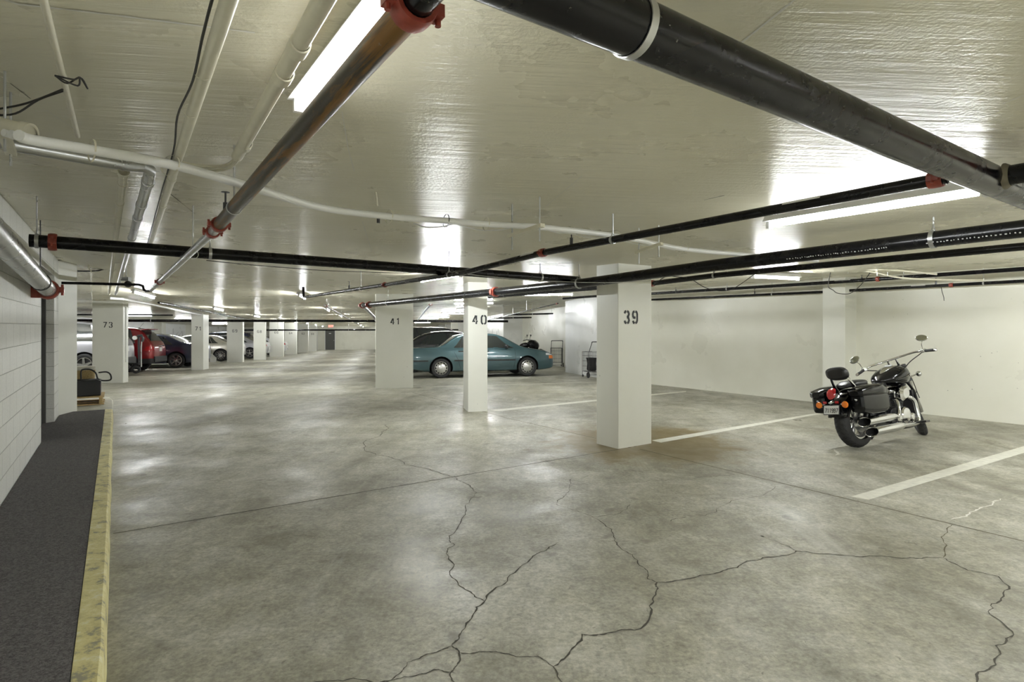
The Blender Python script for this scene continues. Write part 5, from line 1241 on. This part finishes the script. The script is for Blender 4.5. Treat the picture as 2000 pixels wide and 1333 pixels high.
    right = Vector((0, -1, 0)); up = R_ @ Vector((0, 0, 1))
    lt = figures('711997', pc+R_ @ Vector((-0.004, 0.077, -0.035)), right, up, 0.052, 0.12, 0.15, 0.42); lt.build('plate_number', 'stencil_black', pl, smooth=False)
    mb = MB()
    for s_ in (-1, 1): mb.box((-0.415, s_*0.075, 0.585), (0.012, 0.045, 0.028))
    mb.build('reflector', 'red_lens', root, bevel=0.003, smooth=False)
    mb = MB(); loft(mb, [((-0.405, 0, 0.585), (0, .034, 0), (0, 0, .016)), ((-0.425, 0, 0.58), (0, .026, 0), (0, 0, .012))], 16); mb.build('plate_lamp', 'chrome', root)
    # swingarm, frame
    for s_ in (-1, 1):
        mb = MB(); mb.tube([(0.0, s_*0.115, RR), (0.50, s_*0.13, 0.36)], 0.024, 10, sy=1.3); mb.build('swingarm', 'dark_metal' if s_ < 0 else 'satin_black', root)
        mb = MB(); mb.tube([(0.02, s_*0.125, 0.36), (0.22, s_*0.13, 0.62)], 0.026, 12); mb.build('rear_shock', 'satin_black', root)
        mb = MB(); mb.tube(smooth_path([(1.18, s_*0.04, 0.80), (1.24, s_*0.11, 0.60), (1.20, s_*0.13, 0.30), (1.08, s_*0.13, 0.185), (0.60, s_*0.13, 0.185), (0.47, s_*0.13, 0.30), (0.45, s_*0.12, 0.60), (0.60, s_*0.07, 0.76)], 6), 0.0165, 10); mb.build('frame_tube', 'gloss_black', root)
    mb = MB(); mb.box((1.235, 0, 0.47), (0.05, 0.22, 0.36), M=Matrix.Rotation(-0.22, 3, 'Y')); mb.build('radiator', 'satin_black', root, bevel=0.008, smooth=False)
    # engine
    mb = MB(); mb.sharp = 40; loft(mb, [((0.80, y, 0.325), (hx, 0, 0), (0, 0, hz)) for y, hx, hz in ((-.15, .16, .085), (-.13, .23, .12), (0, .25, .135), (.13, .23, .12), (.15, .16, .085))], 28, 0.6); eng = mb.build('crankcase', 'satin_black', root)
    for x0, lean in ((0.70, -0.42), (0.92, 0.42)):
        ax_ = Vector((math.sin(lean), 0, math.cos(lean))); mb = MB(); b = Vector((x0, 0, 0.42))
        for i in range(9): mb.lathe([(0.0, 0), (0.088, 0), (0.088, 0.007), (0.0, 0.007)], b+ax_*(0.02+i*0.019), ax_, 24)
        mb.lathe([(0.068, 0), (0.068, 0.2)], b, ax_, 24); mb.build('cylinder', 'dark_metal', eng)
        mb = MB(); mb.sharp = 50; u_, w_2, d_2 = frame(ax_); loft(mb, [(b+ax_*h, (0, hy, 0), Vector((math.cos(lean), 0, -math.sin(lean)))*hx) for h, hy, hx in ((.185, .09, .08), (.20, .11, .098), (.25, .115, .10), (.28, .09, .075), (.29, .04, .03))], 24, 0.6); mb.build('rocker_cover', 'chrome', eng)
    for s_ in (-1, 1):
        mb = MB(); mb.lathe([(0.105, 0), (0.105, 0.018), (0.09, 0.035), (0.04, 0.045), (0.0, 0.046)], (0.86, s_*0.145, 0.335), (0, s_, 0), 32); mb.lathe([(0.06, 0), (0.06, 0.03), (0.045, 0.045), (0.0, 0.048)], (1.0, s_*0.14, 0.30), (0, s_, 0), 24)
        mb.lathe([(0.055, 0), (0.055, 0.025), (0.03, 0.04), (0.0, 0.04)], (0.70, s_*0.145, 0.30), (0, s_, 0), 24); mb.build('engine_cover', 'chrome', eng)
    mb = MB(); mb.sharp = 50; loft(mb, [((0.86, y, 0.62), (hx, 0, hx*0.2), (0, 0, hz)) for y, hx, hz in ((-.10, .09, .08), (-.13, .115, .10), (-.185, .11, .095), (-.21, .07, .06))], 28, 0.75); mb.build('air_cleaner', 'chrome', root)
    mb = MB(); mb.box((0.52, -0.12, 0.52), (0.13, 0.04, 0.2)); mb.box((0.52, 0.12, 0.52), (0.13, 0.04, 0.2)); mb.box((0.50, 0, 0.50), (0.16, 0.2, 0.22)); mb.build('side_cover', 'gloss_black', root, bevel=0.012, smooth=False)
    # exhaust: two stacked slash-cut mufflers on the right
    def muffler(yc, zc, x0, x1, pipe_pts, r=0.056):
        mb = MB(); n = 28; rows = []
        for i, (x, rr) in enumerate(((x0, r), (x0+0.14, r), (x1-0.16, r*0.98), (x1-0.05, r*0.78), (x1, r*0.55))):
            row = []
            for k in range(n):
                t = 2*math.pi*k/n; dx = (0.045*(1-math.cos(t))+0.02*math.sin(t)) if i == 0 else 0.0     # slash cut, open towards the outside
                row.append(Vector((x+dx, yc+rr*math.cos(t), zc+rr*math.sin(t)+(x-x0)*0.03)))
            rows.append(row)
        inner = [Vector((p.x+0.002, yc+(p.y-yc)*0.88, zc+(p.z-zc)*0.88)) for p in rows[0]]; deep = [Vector((p.x+0.16, yc+(p.y-yc)*0.84, zc+(p.z-zc)*0.84+.01)) for p in inner]
        mb.grid([inner]+rows, close_u=True); mb.sharp = 60; m_ = mb.build('muffler', 'chrome', root)
        mb = MB(); mb.grid([inner, deep], close_u=True); mb.add(deep, [tuple(range(n))]); mb.build('muffler_bore', 'arch_black', m_)
        mb = MB(); mb.tube(smooth_path([(x1-0.03, yc, zc+(x1-x0)*0.03)]+pipe_pts, 6), 0.025, 14); mb.build('exhaust_pipe', 'chrome', root)
    muffler(-0.215, 0.325, -0.20, 0.52, [(0.60, -0.20, 0.34), (0.66, -0.19, 0.42), (0.72, -0.15, 0.52), (0.74, -0.11, 0.55)])
    muffler(-0.240, 0.200, -0.12, 0.62, [(0.80, -0.225, 0.215), (0.98, -0.215, 0.22), (1.06, -0.20, 0.26), (1.075, -0.19, 0.38), (1.07, -0.18, 0.50), (1.03, -0.15, 0.555), (1.0, -0.11, 0.56)])
    mb = MB(); mb.tube([(0.18, -0.16, 0.26), (0.48, -0.14, 0.25)], 0.012, 8); mb.build('muffler_bracket', 'dark_metal', root); mb = MB(); mb.tube([(0.95, -0.16, 0.22), (0.95, -0.31, 0.24)], 0.014, 10); mb.box((0.95, -0.33, 0.245), (0.09, 0.07, 0.025)); mb.build('foot_peg', 'dark_metal', root)
    mb = MB(); mb.tube([(0.72, 0.13, 0.19), (0.70, 0.24, 0.02), (0.72, 0.28, 0.012)], 0.011, 8); mb.build('side_stand', 'satin_black', root)
    mb = MB(); mb.tube([(0.95, 0.16, 0.22), (0.95, 0.31, 0.24)], 0.014, 10); mb.box((0.95, 0.33, 0.245), (0.09, 0.07, 0.025)); mb.build('foot_peg', 'dark_metal', root)
    return root
bike = cruiser('black cruiser motorcycle with chrome mufflers leaning before the right wall')
rc, fc = afl(1676, 876), afl(1812, 847)
h = (fc-rc); h.z = 0; h.normalize(); h = Matrix.Rotation(math.radians(-3), 3, 'Z') @ h
LEAN = math.radians(-8.5)
bike.rotation_euler = (Matrix.Rotation(math.atan2(h.y, h.x), 3, 'Z') @ Matrix.Rotation(LEAN, 3, 'X')).to_euler()
bike.location = (rc.x, rc.y, 0.010); bike.scale = (1.03, 1.0, 1.0)
# ------------------------------------------------------------------ touring motorcycle under its own load, far right
def tourer():
    root = empty('motorcycle', (0, 0, 0), 'black touring motorcycle with luggage before the far right wall', 'motorcycle')
    for x, r, w in ((0, .32, .17), (1.62, .32, .13)): moto_wheel(root, (x, 0, r), r, w, .21)
    def L(name, secs, mat, p=0.8): mb = MB(); mb.sharp = 55; loft(mb, [((x, 0, z), (0, hw, 0), (0, 0, hh)) for x, hw, hh, z in secs], 24, p); return mb.build(name, mat, root)
    L('fuel_tank', ((.66, .06, .05, .84), (.75, .15, .10, .86), (.95, .17, .13, .88), (1.12, .12, .10, .90), (1.18, .03, .03, .90)), 'gloss_black')
    L('seat', ((-.1, .08, .03, .80), (.0, .17, .06, .82), (.3, .17, .06, .78), (.55, .15, .06, .76), (.7, .08, .04, .80)), 'satin_black')
    L('fairing', ((1.05, .12, .10, .95), (1.2, .30, .22, .92), (1.38, .32, .24, .88), (1.52, .20, .14, .86), (1.56, .06, .05, .86)), 'gloss_black')
    L('top_case', ((-.38, .14, .06, .95), (-.34, .22, .12, .96), (-.15, .25, .15, .97), (.05, .22, .13, .96), (.10, .14, .07, .95)), 'satin_black', 0.6)
    L('front_fender', ((1.32, .05, .05, .55), (1.45, .08, .09, .62), (1.65, .085, .09, .64), (1.85, .08, .08, .56), (1.95, .03, .03, .48)), 'gloss_black')
    L('engine', ((.55, .16, .15, .38), (.65, .26, .22, .42), (.95, .28, .24, .42), (1.15, .2, .18, .40)), 'dark_metal', 0.6)
    for s_ in (-1, 1):
        mb = MB(); mb.sharp = 50; loft(mb, [((x, s_*.28, z), (0, hw, 0), (0, 0, hh)) for x, hw, hh, z in ((-.4, .06, .10, .55), (-.36, .11, .16, .55), (.0, .13, .18, .56), (.22, .10, .14, .56), (.27, .05, .08, .56))], 24, 0.5); mb.build('side_case', 'gloss_black', root)
        mb = MB(); mb.tube([(1.2, s_*.05, 1.05), (1.08, s_*.25, 1.14), (.92, s_*.40, 1.10)], 0.018, 8); mb.build('handlebar', 'satin_black', root)
        mb = MB(); mb.ball((1.10, s_*.36, 1.32), (.02, .075, .05), 14, 8); mb.tube([(1.06, s_*.30, 1.13), (1.10, s_*.35, 1.30)], 0.007, 6); mb.build('mirror', 'satin_black', root)
    mb = MB(); mb.box((-.43, 0, .62), (.03, .34, .07)); mb.build('tail_lamp', 'red_lens', root, smooth=False)
    mb = MB(); mb.tube([(-.30, .15, 1.0), (-.42, .15, 1.75)], 0.004, 6); mb.build('whip_antenna', 'satin_black', root)
    return root
tb = tourer(); q = F(5.95, 25.6); tb.location = q; tb.rotation_euler = (0, 0, math.atan2(VX.y, VX.x)-0.5)

# ------------------------------------------------------------------ folding shopping carts
def cart(label, dense=True):
    root = empty('shopping_cart', (0, 0, 0), label, 'cart', 'folding carts by the far right wall')
    Wd, D = .46, .40; r = 0.011
    for s_ in (-1, 1):
        mb = MB(); mb.tube(smooth_path([(s_*Wd/2, 0, .10), (s_*Wd/2, 0, .72), (s_*Wd/2, -.02, .80), (s_*Wd/2, -.17, 1.05)], 4), r, 8); mb.build('upright', 'satin_black', root)
        mb = MB(); mb.tube([(s_*Wd/2, D, .04), (s_*Wd/2, D, .78)], 0.007, 8); mb.build('front_post', 'satin_black', root)
        mb = MB(); y = -.02; mb.lathe([(.062, -.014), (.085, -.014), (.09, 0), (.085, .014), (.062, .014)], (s_*(Wd/2+.035), y, .09), (1, 0, 0), 24, close=True); w_ = mb.build('wheel', 'rubber_black', root)
        mb = MB(); mb.lathe([(0, -.008), (.064, -.006), (.064, .006), (0, .008)], (s_*(Wd/2+.035), y, .09), (1, 0, 0), 24); mb.build('wheel_disc', 'dark_metal', w_)
        mb = MB(); mb.lathe([(.0, -.01), (.036, -.01), (.04, 0), (.036, .01), (.0, .01)], (s_*(Wd/2-.02), D, .04), (1, 0, 0), 18); mb.build('caster', 'rubber_black', root)
    mb = MB(); mb.tube(smooth_path([(-Wd/2, -.17, 1.05), (-Wd/2+.01, -.175, 1.085), (-Wd/2+.05, -.18, 1.09), (Wd/2-.05, -.18, 1.09), (Wd/2-.01, -.175, 1.085), (Wd/2, -.17, 1.05)], 4), .014, 8); mb.build('handle', 'rubber_black', root)
    mb = MB(); t = .0032
    for z in (.18, .34, .50, .66, .78):
        rr = .006 if z in (.18, .78) else t
        mb.tube([(-Wd/2, 0, z), (Wd/2, 0, z), (Wd/2, D, z), (-Wd/2, D, z), (-Wd/2, 0, z)], rr, 6)
    n = 8
    for i in range(1, n):
        x = -Wd/2+Wd*i/n
        for y in (0, D): mb.tube([(x, y, .18), (x, y, .78)], t, 5)
        mb.tube([(x, 0, .18), (x, D, .18)], t, 5)
    for i in range(1, 6):
        y = D*i/6
        for x in (-Wd/2, Wd/2): mb.tube([(x, y, .18), (x, y, .78)], t, 5)
    mb.build('wire_basket', 'satin_black', root)
    mb = MB(); mb.tube([(-Wd/2-.035, -.02, .09), (Wd/2+.035, -.02, .09)], .007, 8); mb.build('axle', 'dark_metal', root)
    return root
yawv = math.atan2(VX.y, VX.x)
c1 = cart('wire folding cart standing behind the nose of the teal sedan'); p = afl(1089, 716.5); p = Vector((p.x, p.y, gz(p.x, p.y))); c1.location = F(7.42, 22.6); c1.rotation_euler = (0, 0, yawv-0.25)
c2 = copy_tree(c1); c2['label'] = 'wire folding cart with a dark bag partly hidden by column 39'
p = F(6.58, 16.3); c2.location = p; c2.rotation_euler = (0, 0, yawv+0.15); c2.scale = (1.0, 1.0, 1.0)
mb = MB(); mb.sharp = 60
Mx = Matrix.Rotation(yawv+0.15, 3, 'Z')
loft(mb, [(p+Mx @ Vector((0, .2, z)), Mx @ Vector((hx, 0, 0)), Mx @ Vector((0, hy, 0))) for z, hx, hy in ((.20, .12, .10), (.24, .17, .14), (.42, .15, .12), (.55, .18, .15), (.60, .19, .16))], 20, 0.8)
o = mb.build('tote_bag', 'satin_black'); tag(o, 'black tote bag inside the cart beside column 39', 'bag')

# ------------------------------------------------------------------ pallet and the things on it at the end of the walk
pe = ab(at(203.5, 791, PZ)); yv = math.atan2(NX.y, NX.x)
def FP(a, b, z): return N(a, b, z)
a1_, b0_ = pe[0], pe[1]+0.02
root = empty('wooden_pallet', FP(a1_-0.5, b0_+0.4, PZ+0.005), 'pine pallet at the end of the raised walk beside the left pier', 'pallet')
for i in range(5):
    mb = MB(); mb.box(FP(a1_-0.5, b0_+0.05+i*0.18, PZ+0.140), (1.0, 0.10, 0.018), yv); mb.build('deck_board', 'pine_wood', root, smooth=False)
for i in range(3):
    mb = MB(); mb.box(FP(a1_-0.5, b0_+0.06+i*0.34, PZ+0.014), (1.0, 0.10, 0.018), yv); mb.build('base_board', 'pine_wood', root, smooth=False)
    mb = MB()
    mb.box(FP(a1_-0.05-i*0.45, b0_+0.40, PZ+0.077), (0.05, 0.80, 0.108), yv); mb.build('stringer', 'pine_wood', root, smooth=False)
zt_ = PZ+0.149
root = empty('black_case', FP(a1_-0.46, b0_+0.33, zt_), 'large black box with white lettering on the pallet', 'box')
mb = MB(); mb.box(FP(a1_-0.46, b0_+0.33, zt_+0.14), (0.82, 0.42, 0.27), yv); mb.build('case_body', 'satin_black', root, bevel=0.012, smooth=False)
mb = MB(); mb.box(FP(a1_-0.46, b0_+0.33, zt_+0.277), (0.76, 0.36, 0.012), yv); mb.build('case_lid', 'arch_black', root, smooth=False)
mb = MB()
for i in range(5): mb.box(FP(a1_-0.42-i*0.038, b0_+0.1185, zt_+0.055), (0.022, 0.002, 0.016), yv)
mb.build('lettering', 'plate_white', root, smooth=False)
def loop(label, pts, r, mat='rubber_black'):
    mb = MB(); mb.tube(smooth_path(pts, 6), r, 10); o = mb.build('hose', mat); tag(o, label, 'hose'); return o
ztc = zt_+0.285
loop('black hose arching over the large black box', [FP(a1_-0.34, b0_+0.25, ztc), FP(a1_-0.34, b0_+0.25, ztc+0.15), FP(a1_-0.30, b0_+0.25, ztc+0.19), FP(a1_-0.20, b0_+0.25, ztc+0.18), FP(a1_-0.13, b0_+0.25, ztc+0.12), FP(a1_-0.10, b0_+0.25, ztc+0.01)], 0.013)
loop('black hose loop standing out at the right of the large black box', [FP(a1_-0.09, b0_+0.30, ztc+0.12), FP(a1_+0.03, b0_+0.30, ztc+0.125), FP(a1_+0.09, b0_+0.30, ztc+0.07), FP(a1_+0.09, b0_+0.30, ztc-0.02), FP(a1_-0.02, b0_+0.30, ztc-0.03), FP(a1_-0.10, b0_+0.30, ztc-0.0)], 0.013)
# wicker hamper behind the case
rt = empty('wicker_basket', FP(a1_-0.46, b0_+0.62, zt_), 'brown wicker basket behind the large black box', 'basket')
mb = MB(); mb.sharp = 50; loft(mb, [(FP(a1_-0.42, b0_+0.66, zt_+z), NX*hx, NY*hy) for z, hx, hy in ((0.0, .22, .10), (.1, .25, .11), (.30, .27, .12), (.44, .28, .125))], 28, 0.45); mb.build('basket_body', 'wicker', rt)
mb = MB(); mb.sharp = 50; loft(mb, [(FP(a1_-0.42, b0_+0.66, zt_+z), NX*hx, NY*hy) for z, hx, hy in ((.442, .29, .13), (.50, .29, .13), (.51, .27, .12))], 28, 0.45); mb.build('basket_lid', 'bare_curb_concrete', rt)
mb = MB(); mb.ball(FP(a1_-0.62, b0_+0.22, ztc+0.06), (0.09, 0.07, 0.075), 18, 12); mb.ball(FP(a1_-0.53, b0_+0.22, ztc+0.09), (0.06, 0.05, 0.06), 16, 10); o = mb.build('crumpled_bag', 'plate_white'); tag(o, 'crumpled white plastic bag on the large black box', 'bag')
# bicycle rack folded up at the tail of the silver vehicle
bp = F(-7.72, 22.1)
root = empty('bike_rack', bp, 'folded bicycle rack standing at the tail of the silver vehicle', 'rack')
def BR(x, z, y=0.0): return Vector((bp.x, bp.y, bp.z)) + VX*x + VY*y + Vector((0, 0, z))
mb = MB(); mb.tube([BR(0.02, .35), BR(0.02, 1.30)], .035, 12); mb.build('mast', 'satin_black', root)
mb = MB(); mb.tube([BR(0.09, .28), BR(0.09, .95), BR(0.11, 1.2)], .022, 10); mb.build('support_tube', 'galvanised_steel', root)
mb = MB(); mb.tube([BR(-.02, 1.33), BR(0.10, 1.36), BR(0.15, 1.25), BR(0.12, 1.15)], .045, 12); mb.build('cradle_head', 'dark_metal', root)
mb = MB(); mb.lathe([(0, -.03), (.07, -.03), (.07, .03), (0, .03)], BR(-0.10, 1.28), -VY, 20); mb.build('end_reflector', 'plate_white', root)
mb = MB(); mb.lathe([(.07, -.04), (.13, -.04), (.14, 0), (.13, .04), (.07, .04)], BR(-0.06, .20), VY, 24, close=True); mb.build('roller_wheel', 'rubber_black', root)
mb = MB(); mb.tube([BR(-0.06, .20), BR(0.02, .40)], .02, 8); mb.tube([BR(0.02, .40), BR(-0.5, .40, .2)], .025, 8); mb.build('hitch_arm', 'dark_metal', root)
# white conduit down the right side of column 73 and small pull switch
p0 = afl(246, 748); r_ = (247.5-CX)/FOC; v0 = F(*fab(Vector((0, 0, 0))))
cc = at(246.5, 600, 2.0)
def c73(px, py, b=18.45): rr = (px-CX)/FOC; d = b/(rr*VY.x+VY.y); return Vector((rr*d, d, EYE-(py-HY)/FOC*d))
r73 = fab(afl(240.5, 748.5))[0]
xx = [o for o in bpy.data.objects if o.get('label', '').startswith('wide white column stencilled 73')][0]
q0 = F(-6.80, 18.6, 0); 
mb = MB(); top = c73(244, 600, 18.62); bot = c73(244, 705, 18.62); e_ = VX*0.03
mb.tube([top+e_, bot+e_], .012, 8); mb.box(bot+e_, (.05, .05, .08)); o = mb.build('wall_conduit', 'white_enamel', smooth=False); tag(o, 'thin white conduit running down the side of column 73', 'conduit')
r_ = lambda px, py, d: ad(px, py, d)
mb = MB(); mb.prism([(0, 0), (0.62, 0), (0.62, 0.02), (0, 0.02)], 0, 0.02)
mb = MB(); b71 = afl(410, 708); d71 = VX
P_ = [b71, b71+VX*0.30, b71+VX*0.30+Vector((0, 0, .22)), b71+VX*0.10+Vector((0, 0, .42)), b71-VX*0.02+Vector((0, 0, .46))]
P_ = [p+VY*0.25*(p.z-b71.z) for p in P_]; Q_ = [p+VY*0.015 for p in P_]; n = len(P_)
mb.add(P_+Q_, [tuple(range(n)), tuple(range(n, 2*n))[::-1]]+[(i, (i+1) % n, n+(i+1) % n, n+i) for i in range(n)])
o = mb.build('white_board', 'plate_white', smooth=False); tag(o, 'white cut board leaning on the floor right of column 71', 'board')
